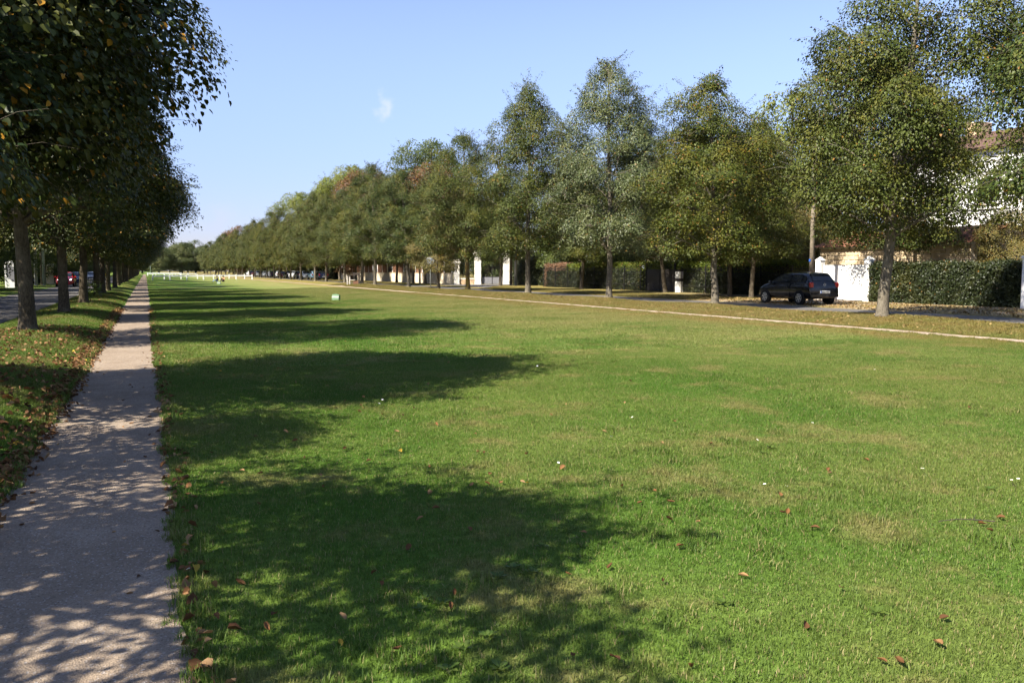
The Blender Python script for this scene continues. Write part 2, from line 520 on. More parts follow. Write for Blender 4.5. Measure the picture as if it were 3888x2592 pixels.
def litter_mat():
    t = NT('fallen_leaf_brown')
    r = t.math('FRACT', t.math('ADD', t.objrand(), t.math('MULTIPLY', t.island(), 7.3)))
    col = t.mix(t.ramp(r, .0, .6, smooth=False), (.070, .032, .014), (.190, .088, .032))
    col = t.mix(t.ramp(r, .55, .92, smooth=False), col, (.33, .20, .095))
    col = t.mix(t.math('GREATER_THAN', r, .985), col, (.34, .23, .03))
    d = t.bsdf(col, .75, 0, .2, finish=False)
    tr = t.new('BsdfTranslucent'); t.l.new(col, tr.inputs['Color'])
    mx = t.new('MixShader'); mx.inputs[0].default_value = .15
    t.l.new(d, mx.inputs[1]); t.l.new(tr.outputs[0], mx.inputs[2])
    t.l.new(mx.outputs[0], t.out.inputs['Surface'])
    return t.m
M['litter'] = litter_mat()
def litter_pale():
    t = NT('fallen_leaf_tan')
    r = t.island()
    t.bsdf(t.mix(r, (.14, .085, .035), (.34, .24, .105)), .8, 0, .15)
    return t.m
M['litter_pale'] = litter_pale()
M['weed'] = leaf_mat('weed_leaves', (.050, .100, .014), (.100, .150, .026), autumn_amt=0, clump=3)
M['petal'] = plain('daisy_petals', (.80, .80, .80), .6, var=.02)
M['daisy_eye'] = plain('daisy_eye', (.62, .42, .02), .7)

# ------------------------------------------------------------------ terrain
LEFT_TREES = [4.0, 12.0, 21.9, 31.0, 40.0, 50.0, 58.2, 67.0, 78.0, 88.0, 98, 108, 118, 128, 138, 148, 158, 169, 180, 192, 204, 216, 228, 241, 254, 268, 282, 297, 313, 330, 348]
RIGHT_TREES = [12.1, 19.1, 28.7, 38.1, 48.4, 59.3, 73.8, 84.8, 92.3, 101.3, 111, 120.5, 131, 140.5, 151, 161, 172, 182, 192, 203, 214, 226, 238, 251, 264, 278, 293, 308, 324, 342]
LX, RX = -2.47, 22.0
GX = np.array([-900, -60, -14, -9.2, -8.45, -8.25, -4.05, -3.85, -3.3, -2.5, -1.75, -1.2, -1.06, -1.0, .13, .19, .27, 1.0, 16.0, 17.8, 18.95, 20.0, 21.4, 22.0, 22.35, 22.5, 26.15, 26.4, 27.5, 31, 40, 80, 900])
GZ = np.array([.3, .3, .18, .12, .09, .05, .05, .08, .17, .25, .18, .06, .00, -.03, -.03, -.002, .0, .0, .02, .04, .04, .13, .22, .21, .14, .10, .10, .13, .15, .15, .2, .3, .3])
def gz(x, y):
    z = np.interp(x, GX, GZ)
    w = np.clip((x - .6) / 2, 0, 1) * np.clip((17.0 - x) / 2, 0, 1)
    z = z + w * (.022 * np.sin(.55 * x + .31 * y) + .018 * np.sin(.83 * x - .47 * y + 1.3) + .012 * np.sin(.21 * y + 2.1 * np.sin(.3 * x)))
    wl = np.clip((-1.15 - x) / .5, 0, 1) * np.clip((x + 3.9) / .6, 0, 1)
    z = z + wl * .05 * np.cos(2 * np.pi * (y - 12.0) / 9.7)
    wr = np.clip((x - 19.1) / .8, 0, 1) * np.clip((22.3 - x) / .3, 0, 1)
    z = z + wr * .035 * np.cos(2 * np.pi * (y - 19.1) / 9.8)
    return z
def g1(x, y): return float(gz(np.array([x], float), np.array([y], float))[0])

def sheet(name, xs, ys, zf, mat, smooth=True, kind='structure'):
    XX, YY = np.meshgrid(xs, ys)
    V = np.stack([XX, YY, zf(XX, YY)], -1).reshape(-1, 3)
    nx, ny = len(xs), len(ys)
    i = np.arange(nx - 1)[None, :] + (np.arange(ny - 1) * nx)[:, None]
    Q = np.stack([i, i + 1, i + 1 + nx, i + nx], -1).reshape(-1, 4)
    o = bpy.data.objects.new(name, np_mesh(name, V, Q, mat, smooth))
    link(o); tag(o, kind=kind)
    return o

xs = sorted(set(list(GX) + list(np.arange(-14, 40, .45)) + list(np.linspace(-60, -14, 12)) + list(np.linspace(40, 80, 10)) + [-400, -200, -120, 120, 200, 400]))
ys = sorted(set(list(np.arange(-14, 70, .45)) + list(np.arange(70, 200, 2.5)) + list(np.arange(200, 460, 10)) + [-60, -30, 500, 600, 800, 1100, 1500, 2200]))
ground = sheet('ground', np.array(xs), np.array(ys), lambda x, y: gz(x, y) - .001, M['ground'])
tag(ground, 'mown grass ground between the two avenues of trees', 'lawn')

def wob(y, s, a):
    return a * (np.sin(y * 1.7 + s) * .5 + np.sin(y * 4.3 + s * 2.1) * .35 + np.sin(y * 9.1 + s * 3.7) * .25 + np.sin(y * .43 + s) * .5)

def strip(name, xl, xr, ys, nx, mat, lift, amp, seed, taper=0.0):
    ys = np.asarray(ys, float)
    L = xl + wob(ys, seed, amp); Rr = xr + wob(ys, seed + 2.2, amp)
    t = np.linspace(0, 1, nx)[None, :]
    XX = L[:, None] * (1 - t) + Rr[:, None] * t
    YY = np.repeat(ys[:, None], nx, 1)
    ZZ = gz(XX, YY) + lift
    V = np.stack([XX, YY, ZZ], -1).reshape(-1, 3)
    ny = len(ys)
    i = np.arange(nx - 1)[None, :] + (np.arange(ny - 1) * nx)[:, None]
    Q = np.stack([i, i + 1, i + 1 + nx, i + nx], -1).reshape(-1, 4)
    o = link(bpy.data.objects.new(name, np_mesh(name, V, Q, mat, True)))
    return tag(o, kind='structure')

yfine = np.concatenate([np.arange(-6, 40, .12), np.arange(40, 120, .5), np.arange(120, 420, 3)])
tag(strip('gravel_path', -1.0, .13, yfine, 12, M['gravel'], .007, .035, .4), 'straight gravel path running along the left edge of the lawn', 'path')
tag(strip('dirt_path', 18.08, 18.72, np.concatenate([np.arange(0, 60, .25), np.arange(60, 300, 1.0)]), 5, M['dirt'], .006, .07, 3.1), 'narrow pale dirt path along the right edge of the lawn', 'path')
yr = np.concatenate([np.arange(-30, 120, 1.0), np.arange(120, 470, 5)])
tag(strip('left_road', -8.2, -4.1, yr, 6, M['asphalt'], .006, .03, .9), 'asphalt road behind the left row of lindens', 'road')
tag(strip('right_road', 22.55, 26.1, yr, 6, M['asphalt'], .006, .04, 1.9), 'asphalt road behind the right row of lindens', 'road')
# the apron that leads from the right-hand road to the stone gate
mb = MB()
ap = [(26.0, 63.5), (28.5, 70.0), (31.0, 75.0), (36.0, 80.2), (33.4, 83.9), (30.5, 85.0), (28.0, 84.5), (26.0, 87.0)]
mb.add([(x, y, g1(x, y) + .012) for x, y in ap], [tuple(range(len(ap)))])
tag(mb.build('gate_driveway', M['asphalt']), 'asphalt apron leading to the stone gate pillars', 'driveway', kind='structure')
mb = MB()
sp = [(18.55, 85.6), (18.6, 88.5), (20.3, 91.5), (20.9, 91.0)]
mb.add([(x, y, g1(x, y) + .012) for x, y in sp], [(0, 3, 2, 1)])
tag(mb.build('path_spur', M['dirt']), 'short dirt spur from the small path to the wooden stand', 'path', kind='structure')
mb = MB()
dr = [(26.3, 29.6), (31.9, 30.4), (31.9, 33.1), (26.3, 34.4)]
mb.add([(x, y, g1(x, y) + .014) for x, y in dr], [(0, 1, 2, 3)])
tag(mb.build('gravel_drive', M['dirt']), 'dusty gravel drive before the white gate', 'driveway', kind='structure')

# ------------------------------------------------------------------ grass (stuff): tiles of blades spread over the lawn and the verges
def blade_tile(name, size, n, hmin, hmax, wid, seed, seg2=True):
    rng = np.random.default_rng(seed)
    # blades in little tufts
    nt = max(20, n // 9)
    tc = rng.uniform(-size / 2, size / 2, (nt, 2))
    ti = rng.integers(0, nt, n)
    P = np.zeros((n, 3)); P[:, :2] = tc[ti] + rng.normal(0, .022 * max(1, wid / .004 * .6), (n, 2))
    lone = rng.random(n) < .35
    P[lone, :2] = rng.uniform(-size / 2, size / 2, (lone.sum(), 2))
    P[:, :2] = (P[:, :2] + size / 2) % size - size / 2
    th = rng.random(nt)[ti] * .6 + .4
    h = rng.uniform(hmin, hmax, n) * th
    az = rng.uniform(0, 2 * np.pi, n); lean = np.abs(rng.normal(.55, .38, n)).clip(0, 1.25)
    d = np.stack([np.cos(az), np.sin(az)], 1)
    side = np.stack([-d[:, 1], d[:, 0]], 1) * (wid * rng.uniform(.6, 1.3, n))[:, None] * .5
    mid = P.copy(); mid[:, :2] += d * (h * np.sin(lean * .6) * .55)[:, None]; mid[:, 2] += h * np.cos(lean * .6) * .55
    tip = mid.copy(); tip[:, :2] += d * (h * np.sin(lean * 1.3) * .5)[:, None]; tip[:, 2] += h * np.cos(lean * 1.3) * .5
    s3 = np.concatenate([side, np.zeros((n, 1))], 1)
    V = np.stack([P - s3, P + s3, mid + s3 * .85, mid - s3 * .85, tip], 1)
    i = np.arange(n) * 5
    T = np.concatenate([np.stack([i, i + 1, i + 2], 1), np.stack([i, i + 2, i + 3], 1), np.stack([i + 3, i + 2, i + 4], 1)])
    me = np_mesh(name, V.reshape(-1, 3), T, M['grass'])
    return bpy.data.objects.new(name, me)

def scatter(name, label, tiles, pts, rots, idx, scl):
    """one stuff object whose geometry nodes set a blade tile on every point"""
    me = bpy.data.meshes.new(name)
    me.from_pydata([tuple(p) for p in pts], [], [])
    a = me.attributes.new('rot', 'FLOAT_VECTOR', 'POINT'); a.data.foreach_set('vector', np.asarray(rots, np.float32).ravel())
    a = me.attributes.new('idx', 'INT', 'POINT'); a.data.foreach_set('value', np.asarray(idx, np.int32))
    a = me.attributes.new('scl', 'FLOAT_VECTOR', 'POINT'); a.data.foreach_set('vector', np.asarray(scl, np.float32).ravel())
    o = link(bpy.data.objects.new(name, me))
    c = bpy.data.collections.new(name + '_tiles')
    for k, t in enumerate(tiles):
        t.name = '%s_%02d' % (name, k); c.objects.link(t)
    ng = bpy.data.node_groups.new(name, 'GeometryNodeTree')
    ng.interface.new_socket('Geometry', in_out='INPUT', socket_type='NodeSocketGeometry')
    ng.interface.new_socket('Geometry', in_out='OUTPUT', socket_type='NodeSocketGeometry')
    N, L = ng.nodes, ng.links
    gi = N.new('NodeGroupInput'); go = N.new('NodeGroupOutput')
    ci = N.new('GeometryNodeCollectionInfo'); ci.inputs['Collection'].default_value = c
    ci.inputs['Separate Children'].default_value = True; ci.inputs['Reset Children'].default_value = True
    iop = N.new('GeometryNodeInstanceOnPoints'); iop.inputs['Pick Instance'].default_value = True
    def attr(nm, ty):
        nd = N.new('GeometryNodeInputNamedAttribute'); nd.data_type = ty; nd.inputs['Name'].default_value = nm
        return [s for s in nd.outputs if s.enabled and s.name == 'Attribute'][0]
    L.new(gi.outputs[0], iop.inputs['Points']); L.new(ci.outputs[0], iop.inputs['Instance'])
    L.new(attr('idx', 'INT'), iop.inputs['Instance Index'])
    L.new(attr('rot', 'FLOAT_VECTOR'), iop.inputs['Rotation'])
    L.new(attr('scl', 'FLOAT_VECTOR'), iop.inputs['Scale'])
    L.new(iop.outputs[0], go.inputs[0])
    md = o.modifiers.new('scatter', 'NODES'); md.node_group = ng
    return tag(o, label, 'grass', kind='stuff')

def in_view(x, y, marg):
    yaw = R_(23.736)
    r = x * math.cos(yaw) - y * math.sin(yaw); fwd = x * math.sin(yaw) + y * math.cos(yaw)
    return fwd > -1 and abs(r) < fwd * .617 + marg

def tile_points(size, x0, x1, y0, y1, cond, rng, nvar, zs=(.8, 1.15)):
    pts, rots, idx, scl = [], [], [], []
    nx = max(1, round((x1 - x0) / size)); sx = (x1 - x0) / nx
    y = y0
    while y < y1:
        for i in range(nx):
            x = x0 + (i + .5) * sx; yc = y + size / 2
            if cond(x, yc):
                hx = (g1(x + size / 2 * .9, yc) - g1(x - size / 2 * .9, yc)) / (size * .9)
                hy = (g1(x, yc + size / 2) - g1(x, yc - size / 2)) / size
                zc = .5 * g1(x, yc) + .25 * (g1(x + size / 2 * .9, yc) + g1(x - size / 2 * .9, yc))
                q = Vector((0, 0, 1)).rotation_difference(Vector((-hx, -hy, 1)).normalized())
                e = (q.to_matrix() @ Matrix.Rotation(rng.integers(0, 4) * math.pi / 2, 3, 'Z')).to_euler()
                pts.append((x, yc, zc)); rots.append(tuple(e)); idx.append(int(rng.integers(0, nvar)))
                scl.append((sx / size, sx / size, rng.uniform(*zs)))
        y += size
    return pts, rots, idx, scl

rng = np.random.default_rng(5)
near_tiles = [blade_tile('t', 0.9, 9800, .014, .039, .0036, 20 + k) for k in range(4)]
A = tile_points(.9, .17, 17.9, 1.2, 15.0, lambda x, y: in_view(x, y, 1.5) and y < 14.5, rng, 4)
scatter('near_lawn_grass', 'short mown grass of the near lawn', near_tiles, *A)
vt = [blade_tile('t', .5, 2600, .02, .07, .0042, 30 + k) for k in range(4)]
A = tile_points(.5, -3.9, -1.06, 3.0, 20.0, lambda x, y: in_view(x, y, 1.2), rng, 4)
scatter('near_verge_grass', 'grass of the bank beside the gravel path', vt, *A)
mid_tiles = [blade_tile('t', 1.8, 7500, .022, .05, .008, 40 + k) for k in range(4)]
A = tile_points(1.8, .17, 17.9, 14.7, 78.0, lambda x, y: in_view(x, y, 3), rng, 4)
scatter('far_lawn_grass', 'mown grass of the lawn farther off', mid_tiles, *A)
vt2 = [blade_tile('t', .7, 1400, .03, .08, .007, 50 + k) for k in range(4)]
A1 = tile_points(.7, -3.9, -1.06, 19.8, 62.0, lambda x, y: True, rng, 4)
A2 = tile_points(.7, 18.85, 22.45, 8.0, 95.0, lambda x, y: in_view(x, y, 3), rng, 4)
A3 = tile_points(.7, 26.3, 30.6, 36.0, 90.0, lambda x, y: not (62 < y < 88 and x > 26 and (x - 26) > -1 and (y > 66 + (x - 26) * 1.4)), rng, 4)
A = [a + b + c for a, b, c in zip(A1, A2, A3)]
scatter('verge_grass', 'rougher grass of the tree-lined verges', vt2, *A)
# ragged tufts that lean over the path edges
et = []
for k in range(4):
    et.append(blade_tile('t', .16, 190, .03, .085, .004, 60 + k))
pts, rots, idx, scl = [], [], [], []
for y in np.arange(2.6, 34, .085):
    for xe, s in ((.17, 1), (-1.05, -1)):
        x = xe + rng.normal(.02 * s, .028) + float(wob(np.array([y]), .4 if s < 0 else 2.6, .035)[0])
        pts.append((x, y + rng.uniform(-.05, .05), g1(x, y) + .0)); rots.append((0, 0, rng.uniform(0, 6.3)))
        idx.append(int(rng.integers(0, 4))); scl.append((1, 1, rng.uniform(.6, 1.2)))
for y in np.arange(8, 60, .16):
    for xe, s in ((18.02, -1), (18.8, 1)):
        if in_view(xe, y, 2):
            x = xe + rng.normal(.03 * s, .06)
            pts.append((x, y, g1(x, y))); rots.append((0, 0, rng.uniform(0, 6.3))); idx.append(int(rng.integers(0, 4))); scl.append((1.2, 1.2, rng.uniform(.5, 1.0)))
scatter('path_edge_grass', 'ragged grass tufts along the edges of the paths', et, pts, rots, idx, scl)

# longer, lusher tufts here and there in the near lawn
lt = [blade_tile('t', .22, 150, .04, .085, .0048, 80 + k) for k in range(4)]
pts, rots, idx, scl = [], [], [], []
while len(pts) < 620:
    x, y = rng.uniform(.3, 15), rng.uniform(2.6, 18)
    if not in_view(x, y, .5) or math.sin(1.3 * x + .4 * y) + math.sin(.9 * y - .7 * x) < .1: continue
    k_ = rng.uniform(.6, 1.3)
    pts.append((x, y, g1(x, y))); rots.append((0, 0, rng.uniform(0, 6.3))); idx.append(int(rng.integers(0, 4))); scl.append((k_, k_, rng.uniform(.6, 1.05)))
scatter('lush_grass_tufts', 'longer tufts standing in the near lawn', lt, pts, rots, idx, scl)

# ------------------------------------------------------------------ trees
def bez(p0, p1, p2, t):
    t = np.asarray(t)[:, None]
    return (1 - t) ** 2 * p0 + 2 * t * (1 - t) * p1 + t ** 2 * p2

PROF_LINDEN = ([0, .07, .22, .42, .62, .80, .92, 1], [.60, .86, 1.0, .98, .82, .56, .33, .06])
PROF_ROUND = ([0, .12, .35, .6, .8, .93, 1], [.62, .88, 1.0, .96, .78, .5, .22])

def tree_meshes(name, seed, H, Rr, zb, nleaf, leaf, mat, bark, prof=PROF_LINDEN, nclump=205, csize=(.38, .86), r0=.17, lean=(0, 0), tmpl=LEAF2_T, tq=LEAF2_Q, twigs=3, droop=.35, lobes=.20, sprays=1.0):
    """trunk with limbs, and a crown of leaf clumps carried on the limbs' ends"""
    rng = np.random.default_rng(seed)
    mb = MB()
    nl = 14
    zz = np.linspace(0, 1, nl)
    wx = np.cumsum(rng.normal(0, .035, nl)); wy = np.cumsum(rng.normal(0, .035, nl)); wx[:2] = 0; wy[:2] = 0
    def axis(z):
        t = np.clip(z / H, 0, 1)
        return np.array([np.interp(t, zz, wx) + lean[0] * z, np.interp(t, zz, wy) + lean[1] * z, z])
    tz = [0, .06, .15, .35, .8, 1.6, 2.4, 3.2, 4.2, 5.4, 6.8, 8.4, 10.0, H * .95]
    tz = sorted(set([z for z in tz if z < H * .95] + [H * .95]))
    tr = [r0 * (1.42 if z < .01 else 1.30 if z < .1 else 1.18 if z < .2 else 1.08 if z < .4 else 1.0) * max(.03, (1 - z / H) ** .75) for z in tz]
    mb.tube([axis(z) for z in tz], tr, 12)
    ph = rng.uniform(0, 6.28, 6)
    def env(t, az):
        k = 1 + lobes * (.5 * np.sin(2 * az + ph[0] + 3 * t) + .45 * np.sin(3 * az + ph[1] - 7 * t) + .4 * np.sin(5 * az + ph[2] + 11 * t) + .35 * np.sin(17 * t + ph[3] + az))
        return Rr * np.interp(t, *prof) * k
    # main limbs
    limbs = []
    nlimb = 26
    for i in range(nlimb):
        t = .02 + .86 * (i + rng.uniform(0, 1)) / nlimb
        az = i * 2.399 + rng.normal(0, .3)
        z1 = zb + t * (H - zb)
        rr = env(t, az) * rng.uniform(.62, .82)
        rise = rr * rng.uniform(.45, .95) + .2
        z0 = max(zb * .82, z1 - rise)
        p0 = axis(z0); out = np.array([math.cos(az), math.sin(az), 0])
        p2 = axis(z1) + out * rr; p1 = p0 + out * rr * .45 + np.array([0, 0, (z1 - z0) * .62])
        pts = bez(p0, p1, p2, np.linspace(0, 1, 7))
        br = r0 * .36 * max(.22, (1 - t) ** .6)
        mb.tube(pts, [br * (1 - .82 * k / 6) + .004 for k in range(7)], 5, caps=False)
        limbs.append(pts)
    LB = np.concatenate(limbs)
    cs = []
    k = 0
    while len(cs) < nclump:
        k += 1
        t = rng.random()
        if rng.random() > np.interp(t, *prof) ** .9 + .06: continue
        az = k * 2.399 + rng.normal(0, .5)
        f = rng.uniform(.72, 1.14) if rng.random() < .74 else rng.uniform(.35, .8)
        if math.sin(2.7 * az + ph[4] + 9 * t) * math.sin(1.3 * az + ph[5] - 13 * t) > .66 and f > .6: continue
        a = rng.uniform(*csize) * (.72 + .38 * np.interp(t, *prof))
        rr = max(.05, env(t, az) - a * .55) * f
        z = zb + t * (H - zb)
        c = axis(z) + np.array([math.cos(az) * rr, math.sin(az) * rr, 0])
        c[2] = min(c[2] - droop * rr / Rr * max(0, 1 - 3 * t) , H - a * .4)
        cs.append((c, a, t, az, f))
    for q in range(7):     # the top shoots
        a = rng.uniform(.2, .34); c = axis(H - rng.uniform(.1, .9)) + np.append(rng.normal(0, .22, 2), 0)
        cs.append((c, a, 1.0, rng.uniform(0, 6.28), 1.0))
    tot = sum(c[1] ** 2 for c in cs)
    LP, LA, LN = [], [], []
    for (c, a, t, az, f) in cs:
        d2 = ((LB - c) ** 2).sum(1) + np.maximum(0, LB[:, 2] - c[2]) * 2
        b = LB[d2.argmin()]
        if d2.min() > 2.4: b = axis(max(zb * .8, c[2] - .8))
        m = (b + c) / 2 + np.array([0, 0, .10 * np.linalg.norm(c - b)])
        mb.tube(bez(b, m, c, np.linspace(0, 1, 4)), [.020, .014, .010, .006], 4, caps=False)
        n = int(nleaf * a * a / tot)
        out = np.array([math.cos(az), math.sin(az), 0.0])
        D = rng.normal(0, 1, (n, 3)) + out * .55 * f + np.array([0, 0, .35])
        D = unit(D)
        rad = a * np.clip(rng.normal(.88, .17, n), .2, 1.22)
        shp = np.array([1.12, 1.12, .60])
        P = D * rad[:, None] * shp
        hr = np.sqrt(P[:, 0] ** 2 + P[:, 1] ** 2)
        P[:, 2] -= .45 * hr ** 2 / a
        P = c + P + rng.normal(0, .03, (n, 3))
        A_ = D * np.array([.8, .8, .1]) + np.array([0, 0, -.62]) + rng.normal(0, .30, (n, 3))
        N_ = D * 1.0 + np.array([0, 0, .45]) + out * .2 + rng.normal(0, .23, (n, 3))
        LP.append(P); LA.append(A_); LN.append(N_)
        if f > .84 and rng.random() < .75:      # leafy shoots that break the outline
            for w in range(2):
                d = out * rng.uniform(.5, 1.0) + np.array([0, 0, rng.uniform(-.15, .25) + .75 * t]) + rng.normal(0, .3, 3)
                d /= np.linalg.norm(d)
                ln = rng.uniform(.45, .95) * (.6 + .4 * min(1, a / .6)) * sprays
                e = c + d * (a * .8 + ln); e[2] -= .18 * ln
                mb.tube([c, c + d * (a * .8 + ln * .4), e], [.007, .005, .0025], 3, caps=False)
                q = int(34 * ln / leaf * .08)
                u = rng.uniform(.25, 1.02, q)[:, None]
                lat = np.cross(d, [0, 0, 1.0]); lat /= np.linalg.norm(lat) + 1e-6
                sd = rng.normal(0, 1, q)[:, None]
                LP.append(c + (e - c) * u + lat * sd * .09 * (1.2 - .7 * u) + rng.normal(0, .025, (q, 3)))
                LA.append(d * .5 + lat * np.sign(sd) * .6 + np.array([0, 0, -.5]) + rng.normal(0, .25, (q, 3)))
                LN.append(np.array([0, 0, .9]) + out * .35 + rng.normal(0, .25, (q, 3)))
        for w in range(twigs):
            e = P[rng.integers(0, max(1, n))] if n else c
            mm = (c + e) / 2 + np.array([0, 0, .05])
            mb.tube([c, mm, e], [.006, .0045, .0025], 3, caps=False)
    LP = np.concatenate(LP); LA = np.concatenate(LA); LN = np.concatenate(LN)
    S = leaf * rng.uniform(.65, 1.2, len(LP))
    return mb.mesh(name + '_trunk', bark, True), leaves_mesh(name + '_crown', LP, LA, LN, S, mat, tmpl, tq)

def place_tree(name, meshes, x, y, z, rz, sc, label, group, mat=None, bark=None, cat='tree', tilt=(0, 0)):
    r = empty(name, (x, y, z - .03), rz)
    r.rotation_euler = (tilt[0], tilt[1], rz)
    r.scale = sc if hasattr(sc, '__len__') else (sc, sc, sc)
    tk = link(bpy.data.objects.new('trunk', meshes[0]), r)
    cr = link(bpy.data.objects.new('crown', meshes[1]), r)
    if mat:
        cr.material_slots[0].link = 'OBJECT'; cr.material_slots[0].material = mat
    if bark:
        tk.material_slots[0].link = 'OBJECT'; tk.material_slots[0].material = bark
    return tag(r, label, cat, group)

ORD = ['first', 'second', 'third', 'fourth', 'fifth', 'sixth', 'seventh', 'eighth', 'ninth', 'tenth', 'eleventh', 'twelfth', 'thirteenth', 'fourteenth', 'fifteenth', 'sixteenth']
LIN = [tree_meshes('linden_a%d' % k, 100 + k, h, r, zb, n, .080, M['linden'], M['bark'], lean=ln)
       for k, (h, r, zb, n, ln) in enumerate([(12.0, 3.25, 2.9, 94000, (.012, 0)), (12.6, 3.35, 2.9, 96000, (0, .012)), (11.2, 3.15, 2.8, 90000, (-.01, .01)), (12.3, 3.05, 2.95, 90000, (.008, -.01))])]
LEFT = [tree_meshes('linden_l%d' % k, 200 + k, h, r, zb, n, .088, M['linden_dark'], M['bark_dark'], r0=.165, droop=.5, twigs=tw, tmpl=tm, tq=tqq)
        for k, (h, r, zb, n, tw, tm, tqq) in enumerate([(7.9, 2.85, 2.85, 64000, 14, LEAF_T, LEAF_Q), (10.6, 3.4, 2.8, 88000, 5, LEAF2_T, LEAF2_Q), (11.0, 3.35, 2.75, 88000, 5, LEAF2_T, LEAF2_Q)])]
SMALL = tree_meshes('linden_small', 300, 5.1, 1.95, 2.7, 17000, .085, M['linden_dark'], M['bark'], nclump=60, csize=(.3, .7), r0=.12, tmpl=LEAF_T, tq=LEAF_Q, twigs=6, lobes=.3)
YOUNG = tree_meshes('linden_young', 301, 6.2, 1.9, 1.7, 14000, .09, M['olive'], M['bark'], nclump=70, csize=(.28, .6), r0=.12)

rg = random.Random(3)
for i, y in enumerate(LEFT_TREES):
    if i == 0:
        place_tree('linden_tree', SMALL, LX - .55, y, g1(LX - .55, y), .7, 1.0, 'linden nearest the camera on the left, seen by its shadow on the path', 'left row of lindens')
        place_tree('linden_tree', SMALL, LX - .4, 7.7, g1(LX - .4, 7.7), 3.1, (.72, .72, .80), 'small linden at the left edge whose shadow crosses the path beyond the nearest', 'left row of lindens')
        continue
    me = LEFT[0 if i == 1 else (1, 2)[i % 2]]
    s = rg.uniform(.95, 1.06)
    if i <= 10:
        lab = 'linden in the left row beside the gravel path, %s from the camera' % ORD[i - 1] if i > 1 else 'linden overhanging the top left corner, its trunk out of the picture'
    else:
        lab = 'far linden of the left row where the trunks crowd together'
    place_tree('linden_tree', me, LX + rg.uniform(-.06, .06), y, g1(LX, y), rg.uniform(0, 6.28), (s, s, s * rg.uniform(.96, 1.05)), lab, 'left row of lindens')

RH = {12.1: (1.02, 'linden'), 19.1: (1.03, 'linden'), 28.7: (.85, 'linden_yellow'), 38.1: (.99, 'linden_pale'), 48.4: (1.07, 'linden'), 59.3: (.96, 'linden'), 73.8: (.95, 'linden')}
RLAB = {12.1: 'linden at the right edge of the picture, trunk out of sight',
        19.1: 'large linden on the right in front of the dark hedge and black car',
        28.7: 'yellowish green linden to the left of the black parked car',
        38.1: 'tall pale silvery linden with a whitish trunk before the black gate',
        48.4: 'dark trunked linden before the clipped hedge end and yellow sign',
        59.3: 'linden with yellow lichen on its trunk before the stone gate',
        73.8: 'dark linden with a leaning trunk left of the small young tree'}
for i, y in enumerate(RIGHT_TREES):
    s, mk = RH.get(y, (rg.uniform(.90, 1.04), rg.choice(['linden', 'linden', 'linden', 'linden_yellow'])))
    me = LIN[(1, 0, 2, 1, 3, 0, 2)[i % 7]]
    lab = RLAB.get(y)
    if lab is None:
        lab = 'linden of the right row, %s beyond the small young tree' % ORD[i - 6] if i < 18 else 'far linden of the right row near the end of the avenue'
    base = {0: 12.0, 1: 12.6, 2: 11.2, 3: 12.3}[(1, 0, 2, 1, 3, 0, 2)[i % 7]]
    xr = {12.1: 21.6, 19.1: 21.05, 28.7: 22.0, 38.1: 22.35, 48.4: 22.4, 59.3: 22.4}.get(y, RX) if y < 60 else RX + rg.uniform(-.3, .3)
    wide = s * (1.0 if y > 20 else .94) * rg.uniform(.92, 1.06)
    place_tree('linden_tree', me, xr, y, g1(min(xr, 21.9), y), rg.uniform(0, 6.28), (wide, wide, s), lab, 'right row of lindens', mat=M[mk] if mk != 'linden' else None,
               bark=M['bark_lichen'] if y == 59.3 else M['bark_pale'], tilt=(0, R_({19.1: 3.5, 38.1: 2.0, 28.7: 1.5, 73.8: 3, 59.3: 3}.get(y, 0))))
place_tree('young_tree', YOUNG, 22.0, 65.0, g1(21.9, 65), 1.0, 1.0, 'small young tree with reddish leaves beside the round sign', None)

# second line of trees beyond the right-hand road
SEC = [(30.5, 36.6, .80, 0, 'linden', (0, 0), 'tree with a straight pale trunk left of the black car, nearer one'),
       (30.6, 38.6, .84, 2, 'linden_yellow', (0, 0), 'tree with a straight brownish trunk between the black car and brown gate'),
       (31.3, 41.0, .86, 3, 'linden', (0, 0), 'slim dark trunked tree just behind the yellowish linden'),
       (33.0, 48.6, .92, 1, 'linden', (0, R_(9)), 'tree with a leaning trunk at the right post of the brown gate'),
       (32.6, 60.0, .95, 2, 'linden', (0, R_(4)), 'tree with a grey leaning trunk before the clipped hedge'),
       (32.5, 76.8, .92, 0, 'linden', (0, 0), 'tree with a thin pale trunk in front of the stone gate'),
       (33.4, 29.9, 1.08, 2, 'linden', (0, 0), 'tree with a pale trunk rising behind the laurel hedge beside the white gate')]
for (x, y, s, k, mk, tl, lab) in SEC:
    place_tree('roadside_tree', LIN[k], x, y, g1(x, y), rg.uniform(0, 6.28), (s * .95, s * .95, s), lab, 'trees beyond the right road', mat=M[mk], tilt=tl)
for j, y in enumerate(np.arange(92, 330, 11.0)):
    s = rg.uniform(.85, 1.02)
    place_tree('roadside_tree', LIN[j % 4], 29.3 + rg.uniform(-.4, .4), y, g1(29, y), rg.uniform(0, 6.28), s, 'far roadside tree in front of the long cream wall' if y < 150 else 'far roadside tree beyond the parked cars', 'trees beyond the right road', mat=M[rg.choice(['linden', 'linden', 'olive', 'linden_yellow'])])

